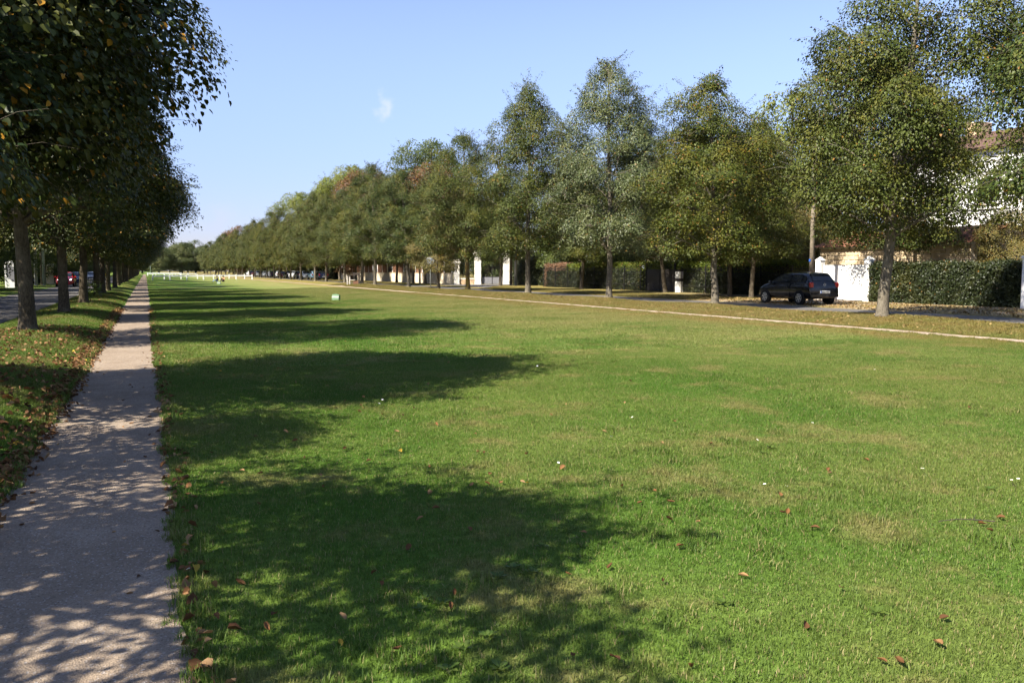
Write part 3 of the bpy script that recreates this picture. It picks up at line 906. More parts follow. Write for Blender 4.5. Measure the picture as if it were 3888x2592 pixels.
# garden trees behind the walls
BRO = [tree_meshes('garden_a%d' % k, 400 + k, h, r, zb, n, .165, M['broad'], M['bark'], prof=PROF_ROUND, nclump=120, csize=(.7, 1.5), r0=.28, lobes=.24, twigs=2)
       for k, (h, r, zb, n) in enumerate([(13.5, 5.0, 2.0, 46000), (12.0, 4.6, 1.4, 42000), (14.5, 5.4, 2.4, 48000)])]
GARD = [  # x, y, scale, variant, material, label
    (34.5, 152, 1.42, 2, 'broad_lime', 'big lime green tree crown rising above the right row'),
    (36.0, 167, 1.50, 0, 'broad_lime', 'lime green crown at the left of the big lime green one'),
    (33.4, 133, 1.45, 1, 'rust', 'rust brown chestnut crown showing behind the right row'),
    (36.0, 108, 1.20, 0, 'rust', 'rusty brown crown just below the dark green one'),
    (42.0, 126, 1.50, 2, 'broad', 'dark green rounded crown above the right row'),
    (34.0, 205, 1.40, 2, 'broad_lime', 'small lime green crown farther down the right row'),
    (33.0, 336, 1.40, 0, 'rust', 'distant rusty crown far down the right row'),
    (39, 72, .80, 1, 'broad', 'dark garden tree behind the grey block wall'),
    (42, 84, .85, 2, 'broad', 'garden tree behind the stone gate'),
    (37, 91, .80, 1, 'broad', 'dark garden tree left of the stone gate'),
    (40, 62, .82, 0, 'broad', 'garden tree behind the left end of the clipped hedge'),
    (41, 54, .76, 2, 'broad', 'garden tree behind the brown gate'),
    (40, 45, .72, 1, 'broad', 'garden tree behind the right part of the clipped hedge'),
    (40.5, 45, 1.02, 0, 'broad_lime', 'yellow green garden tree showing between two lindens'),
    (38, 40.5, .50, 0, 'olive', 'olive green tree left of the white gate behind the fence'),
    (37, 26.4, .36, 1, 'olive', 'low olive brown bush tree above the laurel hedge'),
    (37.2, 22.4, .36, 2, 'olive', 'low olive bush tree at the right end of the laurel hedge'),
    (45, 24.5, .9, 2, 'broad', 'garden tree beyond the white house side')]
for (x, y, s, k, mk, lab) in GARD:
    place_tree('garden_tree', BRO[k], x, y, g1(x, y), rg.uniform(0, 6.28), (s, s, s), lab, 'garden trees behind the walls on the right', mat=M[mk] if mk != 'broad' else None)
for j, y in enumerate(np.arange(104, 420, 11)):
    s = rg.uniform(.66, .9)
    place_tree('garden_tree', BRO[j % 3], 37 + rg.uniform(-1.5, 5), y + rg.uniform(-3, 3), .2, rg.uniform(0, 6.28), s, 'garden tree in the dense background behind the right row', 'background trees on the right', mat=M[rg.choice(['broad', 'broad', 'olive', 'wood_far'])])
# left-hand background: trees beyond the left road
for j, y in enumerate(list(np.arange(30, 330, 8.5))):
    s = rg.uniform(.72, .98)
    k = j % 3
    place_tree('roadside_tree', BRO[k], -13.2 + rg.uniform(-1.2, .6), y + rg.uniform(-2, 2), .17, rg.uniform(0, 6.28), s, 'dark garden tree in the backdrop beyond the left road', 'trees beyond the left road')
# the wood that closes the avenue
for j in range(46):
    x = -70 + j * 3.6 + rg.uniform(-2, 2); y = 520 + rg.uniform(-25, 60) + (0 if x > 0 else 10)
    s = rg.uniform(1.0, 1.5)
    place_tree('distant_tree', BRO[j % 3], x, y, .2, rg.uniform(0, 6.28), (s * 1.2, s * 1.2, s), 'distant tree of the wood that closes the avenue', 'wood at the end of the avenue', mat=M['wood_far'])

# ------------------------------------------------------------------ hedges
def hedge(name, x0, x1, y0, y1, z0, z1, n, leaf, mat, label, seed, core=True, rough=.10, cat='hedge', group=None, topmat=None):
    rng = np.random.default_rng(seed)
    r = empty(name, ((x0 + x1) / 2, (y0 + y1) / 2, z0))
    lx, ly, lz = x1 - x0, y1 - y0, z1 - z0
    areas = np.array([ly * lz, ly * lx, lx * lz * .9, lx * lz * .9, ly * lz * .35])
    f = rng.choice(5, n, p=areas / areas.sum())
    a, b = rng.random(n), rng.random(n)
    P = np.zeros((n, 3)); Nn = np.zeros((n, 3))
    for k, (px, py, pz, nn) in enumerate([(0 * a, a, b, (-1, 0, .25)), (b, a, 0 * a + 1, (0, 0, 1)), (a, 0 * a, b, (0, -1, .25)), (a, 0 * a + 1, b, (0, 1, .25)), (0 * a + 1, a, b, (1, 0, .2))]):
        mk = f == k
        P[mk] = np.stack([px, py, pz], 1)[mk]; Nn[mk] = nn
    P = P * [lx, ly, lz] - [lx / 2, ly / 2, 0]
    wav = rough * (np.sin(P[:, 1] * 2.1 + seed) * .5 + np.sin(P[:, 1] * 5.3 + P[:, 2] * 4) * .35 + np.sin(P[:, 2] * 6 + P[:, 1] * 3.1) * .3)
    P = P + unit(Nn) * wav[:, None] + rng.normal(0, rough * .45, (n, 3)) - unit(Nn) * (np.abs(rng.normal(0, rough * .6, n)))[:, None]
    P[:, 2] = np.maximum(P[:, 2], .03)
    A_ = Nn * .5 + rng.normal(0, .6, (n, 3)) + [0, 0, .35 if rough < .2 else 0]
    N_ = Nn + rng.normal(0, .45, (n, 3))
    fo = link(bpy.data.objects.new('foliage', leaves_mesh(name + '_foliage', P, A_, N_, leaf * rng.uniform(.6, 1.25, n), mat, LEAF2_T, LEAF2_Q)), r)
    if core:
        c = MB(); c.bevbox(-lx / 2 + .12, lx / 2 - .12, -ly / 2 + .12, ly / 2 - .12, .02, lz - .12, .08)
        c.build('inner_block', M['hedge_core'], r)  # solid near-black block filling the inside of the hedge
    return tag(r, label, cat, group)

hedge('laurel_hedge', 32.15, 33.3, 22.2, 29.95, .14, 1.93, 34000, .085, M['laurel'], 'dark clipped laurel hedge between the white gate and the right edge', 1, rough=.13)
hedge('conifer_hedge', 34.5, 35.6, 37.8, 66.2, 0.14, 2.2, 46000, .11, M['conifer'], 'long clipped hedge with a bright green top behind the iron fence', 2, rough=.12)
hedge('dying_hedge', 34.4, 35.5, 66.3, 70.5, .14, 2.25, 9000, .10, M['deadhedge'], 'browned hedge end beside the bright green clipped hedge', 3, rough=.12)
hedge('climbing_hedge', 34.12, 34.46, 53.0, 69.5, .14, 1.55, 15000, .11, M['laurel'], 'leafy climber on the iron fence left of the brown gate', 4, rough=.10, core=False)
hedge('climbing_hedge', 34.12, 34.46, 35.4, 48.0, .14, 1.45, 14000, .11, M['laurel'], 'leafy climber on the iron fence right of the brown gate', 5, rough=.10, core=False)
hedge('garden_hedge', 30.6, 32.0, 148, 176, .14, 2.0, 12000, .16, M['laurel'], 'dark clipped hedge far along the right road beyond the cream wall', 6)
hedge('garden_hedge', -13.5, -12.2, 28, 84, .15, 2.4, 18000, .14, M['laurel'], 'dark hedge beyond the left road before the white gate panel', 7, rough=.2)
hedge('garden_hedge', -12.6, -11.4, 112, 230, .15, 2.6, 16000, .20, M['laurel'], 'dark hedge far along the left road behind the cars', 8, rough=.2)
hedge('garden_hedge', 36.2, 37.4, 70.5, 82.5, .14, 2.9, 16000, .12, M['laurel'], 'dark evergreen hedge rising behind the grey block wall', 9, rough=.2)
hedge('garden_hedge', 38.5, 40.2, 80.5, 99, .14, 3.6, 16000, .16, M['laurel'], 'tall dark hedge behind the wrought iron gate', 12, rough=.25)
hedge('garden_hedge', 37.5, 38.8, 40.0, 68.0, .14, 3.4, 22000, .15, M['laurel'], 'tall dark hedge behind the clipped green one', 13, rough=.25)
# low shrub at the foot of the fourth left linden
hedge('sucker_shrub', -2.95, -2.25, 48.6, 49.3, .26, .95, 420, .10, M['weed'], 'small leafy shrub at the foot of a linden in the left row', 10, core=False, rough=.25, cat='shrub')

# ------------------------------------------------------------------ white gate, stone outbuilding, white house
z0 = .14
r = empty('white_gate', (32.3, 31.8, z0))
for k, (y0, y1) in enumerate([(-1.35, -.02), (.02, 1.35)]):
    p = MB(); p.bevbox(-.03, .03, y0, y1, .05, 1.80, .006).build('gate_leaf', M['white'], r)
for k in range(13):
    yb = -1.30 + k * .2
    if abs(yb) < .04: continue
    MB().box(-.042, -.031, yb, yb + .182, .12, 1.72).build('board', M['white'], r)
MB().tube([(-.045, .12, 1.0), (-.09, .12, 1.0), (-.09, .24, 1.0)], .012, 6).build('handle', M['galv'], r)
tag(r, 'plain white double gate between two white posts', 'gate')
for y, lab in ((33.42, 'white gate post beside the wooden pole'), (30.2, 'white gate post beside the dark laurel hedge')):
    r = empty('gate_post', (32.3, y, z0))
    MB().bevbox(-.17, .17, -.17, .17, 0, 2.05, .012).build('shaft', M['white_wall'], r)
    MB().add([(-.2, -.2, 2.05), (.2, -.2, 2.05), (.2, .2, 2.05), (-.2, .2, 2.05), (0, 0, 2.25)], [(0, 3, 2, 1), (0, 1, 4), (1, 2, 4), (2, 3, 4), (3, 0, 4)]).build('cap', M['white_wall'], r)
    tag(r, lab, 'gate post', 'white gate posts')
r = empty('gate_post', (32.0, 21.9, z0))
MB().bevbox(-.2, .2, -.2, .2, 0, 2.0, .012).build('shaft', M['white_wall'], r)
MB().bevbox(-.24, .24, -.24, .24, 2.0, 2.1, .01).build('cap', M['white_wall'], r)
tag(r, 'white post at the right end of the laurel hedge', 'gate post', 'white gate posts')

# beige stone outbuilding with orange tiles
bx, by0, by1 = 36.0, 27.6, 37.3
r = empty('stone_outbuilding', (bx, (by0 + by1) / 2, .2))
hl = (by1 - by0) / 2
MB().box(.05, 5.0, -hl, hl, 0, 2.85).build('wall', M['mortar'], r)
rs = random.Random(9)
z = 0.02; row = 0
meshes = {}
while z < 2.62:
    hgt = rs.choice([.22, .25, .28])
    y = -hl + .02 - rs.uniform(0, .2)
    while y < hl - .05:
        ln = rs.uniform(.32, .62)
        a, b = max(y, -hl + .01), min(y + ln, hl - .01)
        if b - a > .12 and (bx and 1.2 < z + hgt):
            d = rs.uniform(.0, .022)
            MB().bevbox(.02 - d, .09, a, b, z, min(z + hgt - .035, 2.68), .018).build('stone', M['stone_beige'], r)
        y += ln + .035
    z += hgt
MB().bevbox(-.06, .2, -hl - .05, hl + .05, 2.70, 2.84, .02).build('cornice', M['stone_white'], r)
rf = MB()
slope = math.tan(R_(17))
ncol = 44
pv = []
for j in range(14):
    for i in range(ncol * 4 + 1):
        yy = -hl - .25 + (2 * hl + .5) * i / (ncol * 4)
        d = 3.0 * j / 13
        pv.append((-.3 + d, yy, 2.80 + d * slope + .035 * math.cos(i * math.pi / 2) + .03 * (j % 2)))
w_ = ncol * 4 + 1
rf.add(pv, [(j * w_ + i, j * w_ + i + 1, (j + 1) * w_ + i + 1, (j + 1) * w_ + i) for j in range(13) for i in range(w_ - 1)])
rf.build('roof', M['roof_orange'], r, fix=False)
for s_ in (-1, 1):
    MB().add([(.05, s_ * (hl - .01), 2.85), (5.0, s_ * (hl - .01), 2.85), (2.7, s_ * (hl - .01), 2.74 + 3 * slope)], [(0, 1, 2)]).build('gable', M['stone_beige'], r)
MB().add([(2.7, -hl - .25, 2.80 + 3 * slope), (2.7, hl + .25, 2.80 + 3 * slope), (5.6, hl + .25, 2.8), (5.6, -hl - .25, 2.8)], [(0, 1, 2, 3)]).build('rear_roof', M['roof_orange'], r)
tag(r, 'beige stone outbuilding with orange roof tiles behind the white gate', 'outbuilding')

# white house
def house(name, loc, rz, w, d, h, rh, roofm, wins, label, ledge=None, wallm=None):
    r = empty(name, loc, rz)
    wm = wallm or M['white_wall']
    MB().box(0, d, -w / 2, w / 2, 0, h).build('wall', wm, r)
    o = .45
    rf = MB()
    rf.add([(-o, -w / 2 - o, h - .05), (d + o, -w / 2 - o, h - .05), (d + o, w / 2 + o, h - .05), (-o, w / 2 + o, h - .05), (d / 2, -w / 2 + d * .3, h + rh), (d / 2, w / 2 - d * .3, h + rh)],
           [(0, 4, 5, 3), (1, 2, 5, 4), (0, 1, 4), (2, 3, 5), (0, 3, 2, 1)])
    rfo = rf.build('roof', roofm, r)
    MB().bevbox(d * .45, d * .6, w * .2, w * .28, h + rh * .5, h + rh + .7, .03).build('chimney', M['rubble'], rfo)
    for (y, z, ww, hh) in wins:
        f = MB()
        for a, b, c, e in ((y - ww / 2 - .08, y - ww / 2, z - .08, z + hh + .08), (y + ww / 2, y + ww / 2 + .08, z - .08, z + hh + .08),
                           (y - ww / 2, y + ww / 2, z - .08, z), (y - ww / 2, y + ww / 2, z + hh, z + hh + .08), (y - .03, y + .03, z, z + hh)):
            f.box(-.05, .02, a, b, c, e)
        fo = f.build('window', M['white'], r)
        for k in (-1, 1):
            MB().box(-.012, .03, y + (k - 1) * ww / 4 + .035, y + (k + 1) * ww / 4 - .035, z + .002, z + hh - .002).build('pane', M['glass'], fo)
        MB().bevbox(-.14, .0, y - ww / 2 - .15, y + ww / 2 + .15, z - .2, z - .082, .015).build('sill', M['stone_white'], fo)
    if ledge:
        for (ya, yb, za, zc) in ledge:
            MB().bevbox(-.12, .0, ya, yb, za, zc, .02).build('ledge', M['white_wall'], r)
    return tag(r, label, 'house')
house('white_house', (46.0, 35.0, .2), R_(6), 12.5, 9, 8.7, 1.7, M['roof_brown'], [(-.6, 5.55, 1.3, 1.35), (-3.6, 5.55, 1.1, 1.35), (3.4, 5.5, 1.1, 1.35), (-.6, 2.2, 1.3, 1.5), (-3.6, 2.2, 1.1, 1.5), (3.4, 2.2, 1.1, 1.5)],
      'white two storey house with a brown roof behind the trees on the right', ledge=[(-2.0, .8, 5.1, 5.25), (-6.2, 6.2, 4.0, 4.12)])
house('garden_house', (60.0, 72.0, .2), R_(20), 10, 8, 6.2, 3.0, M['roof_brown'], [(-2.5, 3.8, 1.0, 1.4), (2.5, 3.8, 1.0, 1.4), (-2.5, 1.0, 1.0, 1.5), (2.5, 1.0, 1.0, 1.5)],
      'white house glimpsed through the trees behind the brown gate')
house('garden_house', (52.0, 46.0, .2), R_(8), 6, 6, 3.4, 2.2, M['roof_brown'], [(-1.2, 1.2, 1.0, 1.3), (1.4, 1.2, 1.0, 1.3)],
      'white cottage glimpsed between trunks just left of the wooden pole')

# ------------------------------------------------------------------ iron fence and brown gate by the hedge
def iron_fence(name, x, y0, y1, h, label, bar_step=.135, post_step=2.45):
    r = empty(name, (x, (y0 + y1) / 2, .14))
    L = y1 - y0; hl = L / 2
    MB().box(-.012, .012, -hl, hl, h - .16, h - .125).build('rail', M['iron'], r)
    MB().box(-.012, .012, -hl, hl, .48, .515).build('rail', M['iron'], r)
    bar = MB().box(-.0085, .0085, -.0085, .0085, .02, h - .02).add([(-.0085, -.0085, h - .02), (.0085, -.0085, h - .02), (.0085, .0085, h - .02), (-.0085, .0085, h - .02), (0, 0, h + .06)], [(0, 1, 4), (1, 2, 4), (2, 3, 4), (3, 0, 4)]).mesh('bar', M['iron'])
    n = int(L / bar_step)
    for i in range(n + 1):
        b = link(bpy.data.objects.new('bar', bar), r); b.location = (.014, -hl + i * L / n, 0)
    post = MB().box(-.03, .03, -.03, .03, 0, h + .08).mesh('post', M['iron'])
    m = max(1, round(L / post_step))
    for i in range(m + 1):
        b = link(bpy.data.objects.new('post', post), r); b.location = (-.02, -hl + i * L / m, 0)
    return tag(r, label, 'fence')
iron_fence('iron_fence', 33.95, 34.6, 48.0, 1.75, 'black iron bar fence right of the brown gate')
iron_fence('iron_fence', 33.95, 53.2, 69.8, 1.80, 'black iron bar fence left of the brown gate')

r = empty('driveway_gate', (33.85, 50.5, .14))
for s in (-1, 1):
    lf = MB().bevbox(-.02, .02, min(s * .02, s * 1.72), max(s * .02, s * 1.72), .06, 1.62, .006).build('gate_leaf', M['gate_brown'], r)
    for k in range(14):
        y = s * (.06 + k * .118); a, b = sorted((y, y + s * .106))
        MB().box(-.034, -.021, a, b, .74, 1.60).build('board', M['gate_brown'], lf)
    a, b = sorted((s * .05, s * 1.70))
    MB().box(-.045, -.021, a, b, .68, .735).build('crossbar', M['gate_brown'], lf)
    d = MB(); cy_, cz_ = s * .85, .36
    for q in range(4):
        t0, t1 = q * math.pi / 2, (q + 1) * math.pi / 2
        d.tube([(-.035, cy_ + .17 * math.cos(t0), cz_ + .17 * math.sin(t0)), (-.035, cy_ + .17 * math.cos(t1), cz_ + .17 * math.sin(t1))], .014, 5)
    d.build('diamond_ornament', M['ornament'], lf)
    for (yy, zz) in ((.2, .14), (1.5, .14), (.2, .58), (1.5, .58)):
        MB().bevbox(-.04, -.021, s * yy - .025, s * yy + .025, zz - .05, zz + .05, .006).build('stud', M['ornament'], lf)
    sc = MB()
    for k in range(9):
        y = s * (.12 + k * .19)
        sc.tube([(0, y, 1.62), (0, y, 1.80)], .009, 4)
    sc.tube([(0, s * .05, 1.80), (0, s * 1.7, 1.80)], .012, 4)
    sc.tube([(0, s * (.05 + 1.65 * t), 1.98 - .17 * (t * 2 - 1) ** 2 if s else 0) for t in np.linspace(0, 1, 12)], .012, 4)
    for c in (.45, .85, 1.3):
        sc.tube([(0, s * (c + .13 * (1 - a / 9) * math.cos(a)), 1.89 + .08 * (1 - a / 9) * math.sin(a)) for a in np.linspace(0, 8, 20)], .007, 4)
    sc.build('scroll_top', M['iron'], lf)
    MB().bevbox(-.06, .06, s * 1.80 - .06, s * 1.80 + .06, 0, 2.05, .01).build('post', M['iron'], r)
tag(r, 'brown black metal double gate with scroll top and diamond ornaments', 'gate')
for y, lab in ((48.25, 'white gate pillar with a dark band right of the brown gate'),):
    r = empty('gate_pillar', (33.9, y, .14))
    MB().bevbox(-.16, .16, -.26, .26, 0, .78, .01).build('lower_block', M['white_wall'], r)
    MB().bevbox(-.17, .17, -.27, .27, .78, .98, .01).build('band', M['gate_brown'], r)
    MB().bevbox(-.16, .16, -.26, .26, .98, 1.46, .01).build('upper_block', M['white_wall'], r)
    MB().bevbox(-.19, .19, -.29, .29, 1.46, 1.58, .02).build('cap', M['gate_brown'], r)
    tag(r, lab, 'gate pillar')
r = empty('wall_plate', (33.72, 52.55, 1.82))
MB().bevbox(-.012, .012, -.13, .13, 0, .20, .004).build('panel', M['white'], r)
MB().box(-.018, -.0125, -.025, .025, .07, .13).build('symbol', M['ornament'], r)
MB().tube([(.02, 0, -1.7), (.02, 0, .1)], .02, 6).build('stake', M['iron'], r)
tag(r, 'small white plate on a stake at the left of the brown gate', 'sign')

# ------------------------------------------------------------------ stone gate with pillars
DD = Vector((.915, -.403, 0)); FN = Vector((-.403, -.915, 0))
GO = Vector((32.7, 84.5, .16))
grz = math.atan2(DD.y, DD.x)
def gpos(s, back=0.0): return GO + DD * s - FN * back
def stone_pillar(name, s0, s1, h, label, rust=True):
    c = gpos((s0 + s1) / 2); w = (s1 - s0) / 2
    r = empty(name, c, grz)
    n = 8; ch = (h - .55) / n
    for k in range(n):
        o = .0 if k % 2 else .018
        MB().bevbox(-w + .02 - o, w - .02 + o, -w + .02 - o, w - .02 + o, k * ch + .006, (k + 1) * ch - .012, .012).build('stone_course', M['stone_white'], r)
    MB().box(-w + .04, w - .04, -w + .04, w - .04, .0, h - .5).build('core', M['rubble'], r)
    MB().bevbox(-w - .05, w + .05, -w - .05, w + .05, h - .55, h - .43, .02).build('neck_moulding', M['stone_white'], r)
    MB().bevbox(-w - .12, w + .12, -w - .12, w + .12, h - .425, h - .26, .03).build('cornice', M['stone_white'], r)
    MB().bevbox(-w - .02, w + .02, -w - .02, w + .02, h - .255, h, .04).build('cap', M['block'], r)
    return tag(r, label, 'gate pillar', 'stone gate pillars')
stone_pillar('stone_gate_pillar', 0, .74, 3.6, 'tall white stone gate pillar left of the iron gate')
stone_pillar('stone_gate_pillar', 3.1, 3.84, 3.6, 'tall white stone gate pillar right of the iron gate')
stone_pillar('stone_gate_pillar', -2.25, -1.6, 2.72, 'shorter white end pillar at the corner of the long cream wall')
stone_pillar('stone_gate_pillar', 4.55, 5.2, 2.9, 'shorter white pillar behind the two utility poles')
r = empty('wrought_iron_gate', gpos(1.92), grz)
for s in (-1, 1):
    lf = MB().box(min(s * .02, s * 1.15), max(s * .02, s * 1.15), -.02, .02, .05, .80).build('gate_leaf', M['grey_sheet'], r)
    for k in range(8):
        x = s * (.09 + k * .142)
        top = 2.55 + .55 * (1 - (abs(x) / 1.15) ** 1.6)
        MB().box(x - .012, x + .012, -.012, .012, .80, top).build('bar', M['iron'], lf)
    MB().tube([(s * (1.15 * t), 0, 2.55 + .55 * (1 - t ** 1.6)) for t in np.linspace(0.02, 1, 10)], .022, 5).build('arched_rail', M['iron'], lf)
    MB().box(min(s * .02, s * 1.15), max(s * .02, s * 1.15), -.022, .022, .80, .86).build('middle_rail', M['iron'], lf)
    MB().tube([(s * (.58 + .3 * math.cos(a) * (1 - a / 9)), -.02, 2.62 + .25 * math.sin(a) * (1 - a / 9)) for a in np.linspace(0, 8, 20)], .014, 4).build('scroll', M['iron'], lf)
MB().tube([(0, -.03, .02), (0, -.03, 3.25)], .03, 6).build('centre_post', M['iron'], r)
tag(r, 'wrought iron double gate with grey base between the stone pillars', 'gate')
for a, b, lab in ((-1.55, -.06, 'iron railing on a low rubble wall left of the stone gate'), (3.9, 4.5, 'short iron railing on a low wall right of the stone gate')):
    r = empty('railing', gpos((a + b) / 2), grz)
    w = (b - a) / 2
    MB().bevbox(-w, w, -.15, .15, 0, .58, .015).build('low_wall', M['rubble'], r)
    MB().bevbox(-w, w, -.19, .19, .583, .68, .02).build('coping', M['stone_white'], r)
    n = max(3, int((b - a) / .13))
    bar = MB().box(-.011, .011, -.011, .011, .68, 2.45).mesh('bar', M['iron'])
    for i in range(n):
        o = link(bpy.data.objects.new('bar', bar), r); o.location = (-w + (i + .5) * 2 * w / n, 0, 0)
    MB().box(-w, w, -.02, .02, 2.28, 2.32).build('rail', M['iron'], r)
    MB().box(-w, w, -.02, .02, .78, .82).build('rail', M['iron'], r)
    tag(r, lab, 'railing')
# grey block wall right of the gate
r = empty('block_wall', gpos(5.25) - Vector((0, 0, .02)), grz)
z = .02; k = 0
while z < .95:
    x = -.0 - (.3 if k % 2 else 0)
    while x < 4.6:
        a, b = max(x, 0), min(x + .62, 4.7)
        if b - a > .1:
            MB().bevbox(a + .015, b - .015, -.15 + random.uniform(-.01, .01), .15, z, z + .27, .015).build('block', M['block'], r)
        x += .62
    z += .295; k += 1
MB().box(0, 4.7, -.11, .11, 0, .92).build('mortar_core', M['mortar'], r)
MB().bevbox(-.05, 4.75, -.2, .2, .93, 1.10, .03).build('coping', M['stone_beige'], r)
tag(r, 'low grey stone block wall right of the stone gate', 'wall')

# long cream wall with boards and posts
wy0, wy1 = 87.0, 146.0
r = empty('cream_wall', (31.0, wy0, .14))
nb = 22; st = (wy1 - wy0) / nb
for k in range(nb):
    a, b = k * st, (k + 1) * st
    MB().bevbox(-.12, .12, a + .02, b - .02, 0, 1.22, .02).build('wall_panel', M['cream'], r)
    MB().bevbox(-.16, .16, a + .01, b - .01, 1.222, 1.30, .02).build('coping', M['rubble'], r)
    MB().bevbox(-.06, .06, a - .07, a + .07, 1.30, 2.5, .01).build('post', M['white_wall'], r)
    if rs.random() < .8:
        for q in range(5):
            MB().box(-.02, .02, a + .08, b - .08, 1.34 + q * .22, 1.545 + q * .22).build('board', M['brown_board'], r)
tag(r, 'long low cream wall with white posts and red brown boards', 'wall')

# ------------------------------------------------------------------ poles, signs and small furniture
def pole(name, x, y, h, rad, mat, label, top=None, group=None, cat='pole'):
    r = empty(name, (x, y, g1(x, y)))
    MB().tube([(0, 0, -.05), (0, 0, h * .5), (0, 0, h)], [rad, rad * .85, rad * .68], 10).build('shaft', mat, r, smooth=True)
    if top == 'arm':
        MB().box(-.6, .6, -.04, .04, h - .35, h - .27).build('crossarm', mat, r)
        for q in (-.5, -.2, .2, .5):
            MB().lathe([(.02, 0), (.035, .02), (.02, .05), (.035, .07), (.015, .1)], 8, (q, 0, h - .27)).build('insulator', M['white'], r)
    if top == 'cap':
        MB().lathe([(.16, 0), (.2, .03), (.2, .14), (.12, .2)], 12, (0, 0, h - .05)).build('lamp_head', M['white'], r)
    if top == 'plate':
        MB().box(-.006 - rad, -rad + .004, -.06, .06, 1.95, 2.07).build('blue_plate', M['blue'], r)
    MB().tube([(0, 0, -.04), (0, 0, .06)], rad * 1.12, 10).build('foot', mat, r)
    return tag(r, label, cat, group)
pole('utility_pole', 29.9, 31.5, 8.0, .125, M['wood_pole'], 'weathered wooden pole rising behind the black car', 'plate', 'poles')
pole('utility_pole', 35.0, 79.9, 8.5, .15, M['wood_pole'], 'brown wooden pole before the short stone pillar', 'arm', 'poles')
pole('utility_pole', 35.35, 79.4, 8.8, .15, M['concrete'], 'pale concrete pole next to the brown wooden one', 'arm', 'poles')
pole('utility_pole', 36.3, 78.6, 4.6, .11, M['concrete'], 'shorter pale pole in front of the grey block wall', None, 'poles')
pole('utility_pole', 29.5, 96.6, 3.4, .16, M['wood_pole'], 'stout wooden post beside the lamp post before the cream wall', None, 'poles')
pole('lamp_post', 29.9, 95.3, 2.85, .12, M['grey_sheet'], 'dark lamp post with a white head before the cream wall', 'cap')
pole('utility_pole', 29.6, 127, 6.5, .13, M['concrete'], 'pale pole before the left part of the cream wall', None, 'poles')
pole('utility_pole', -10.6, 100.5, 7.5, .17, M['concrete'], 'pale pole beyond the left road, left of the pair', 'arm', 'poles')
pole('utility_pole', -10.15, 101.5, 7.2, .15, M['wood_pole'], 'brown pole between two grey ones beyond the left road', None, 'poles')
pole('utility_pole', -9.85, 100.4, 7.8, .15, M['galv'], 'bluish grey metal pole right of the pair beyond the left road', None, 'poles')
pole('utility_pole', -11.1, 89.4, 6.0, .16, M['wood_pole'], 'leaning brown post beside the white gate panel on the left', None, 'poles')
pole('utility_pole', 1.9, 395, 9.5, .14, M['galv'], 'thin distant pole where the avenue ends', None, 'poles')

# round sign seen from behind
r = empty('round_sign', (22.35, 68.2, g1(21.9, 68.2)))
MB().tube([(0, 0, -.05), (0, 0, 2.55)], .035, 10).build('pole', M['galv'], r, smooth=True)
sg = MB().lathe([(.05, -.012), (.33, -.012), (.345, 0), (.33, .012), (.05, .012)], 28, (.03, 0, 2.25), axis='X')
so = sg.build('disc', M['galv'], r); so.rotation_euler = (0, 0, R_(70))
MB().box(-.3, .3, -.06, -.03, 2.12, 2.16).build('bracket', M['galv'], r)
MB().box(-.3, .3, -.06, -.03, 2.34, 2.38).build('bracket', M['galv'], r)
tag(r, 'round traffic sign on a thin grey pole by the right road', 'sign')
# yellow sign by the hedge end
r = empty('yellow_sign', (36.9, 76.3, g1(36, 77)))
MB().tube([(0, 0, -.05), (0, 0, 3.3)], .055, 10).build('pole', M['galv'], r, smooth=True)
for k in range(2):
    sg = MB().bevbox(-.42, .42, -.09, -.065, 2.36 + k * .30, 2.62 + k * .30, .006).build('panel', M['yellow'], r)
    sg.rotation_euler = (0, 0, grz + .05)
MB().box(-.05, .05, -.06, .06, 2.30, 2.98).build('clamp', M['galv'], r)
tag(r, 'small yellow two-line sign on a grey pole by the hedge end', 'sign')

# wooden stand by the spur of the path
r = empty('wooden_stand', (20.5, 89.6, g1(20.5, 89.6)), R_(-18))
for x in (-.55, -.30):
    MB().bevbox(x - .07, x + .07, -.07, .07, -.02, .98, .01).build('post', M['pale_wood'], r)
MB().bevbox(.62, .80, -.09, .09, -.02, 1.25, .01).build('post', M['dark_wood'], r)
MB().bevbox(-.6, .3, -.16, .16, .96, 1.02, .008).build('shelf', M['dark_wood'], r)
MB().bevbox(.02, .72, -.10, .10, 1.02, 1.24, .01).build('top_beam', M['dark_wood'], r)
MB().bevbox(-.24, .30, -.12, .12, .44, .52, .008).build('seat', M['pale_wood'], r)
MB().bevbox(.08, .62, -.06, .06, .02, .40, .01).build('lower_panel', M['brown_board'], r)
MB().bevbox(-.22, .08, .10, .14, .52, .95, .006).build('back_board', M['dark_wood'], r)
tag(r, 'dark wooden stand with pale posts beside the small path', 'stand')

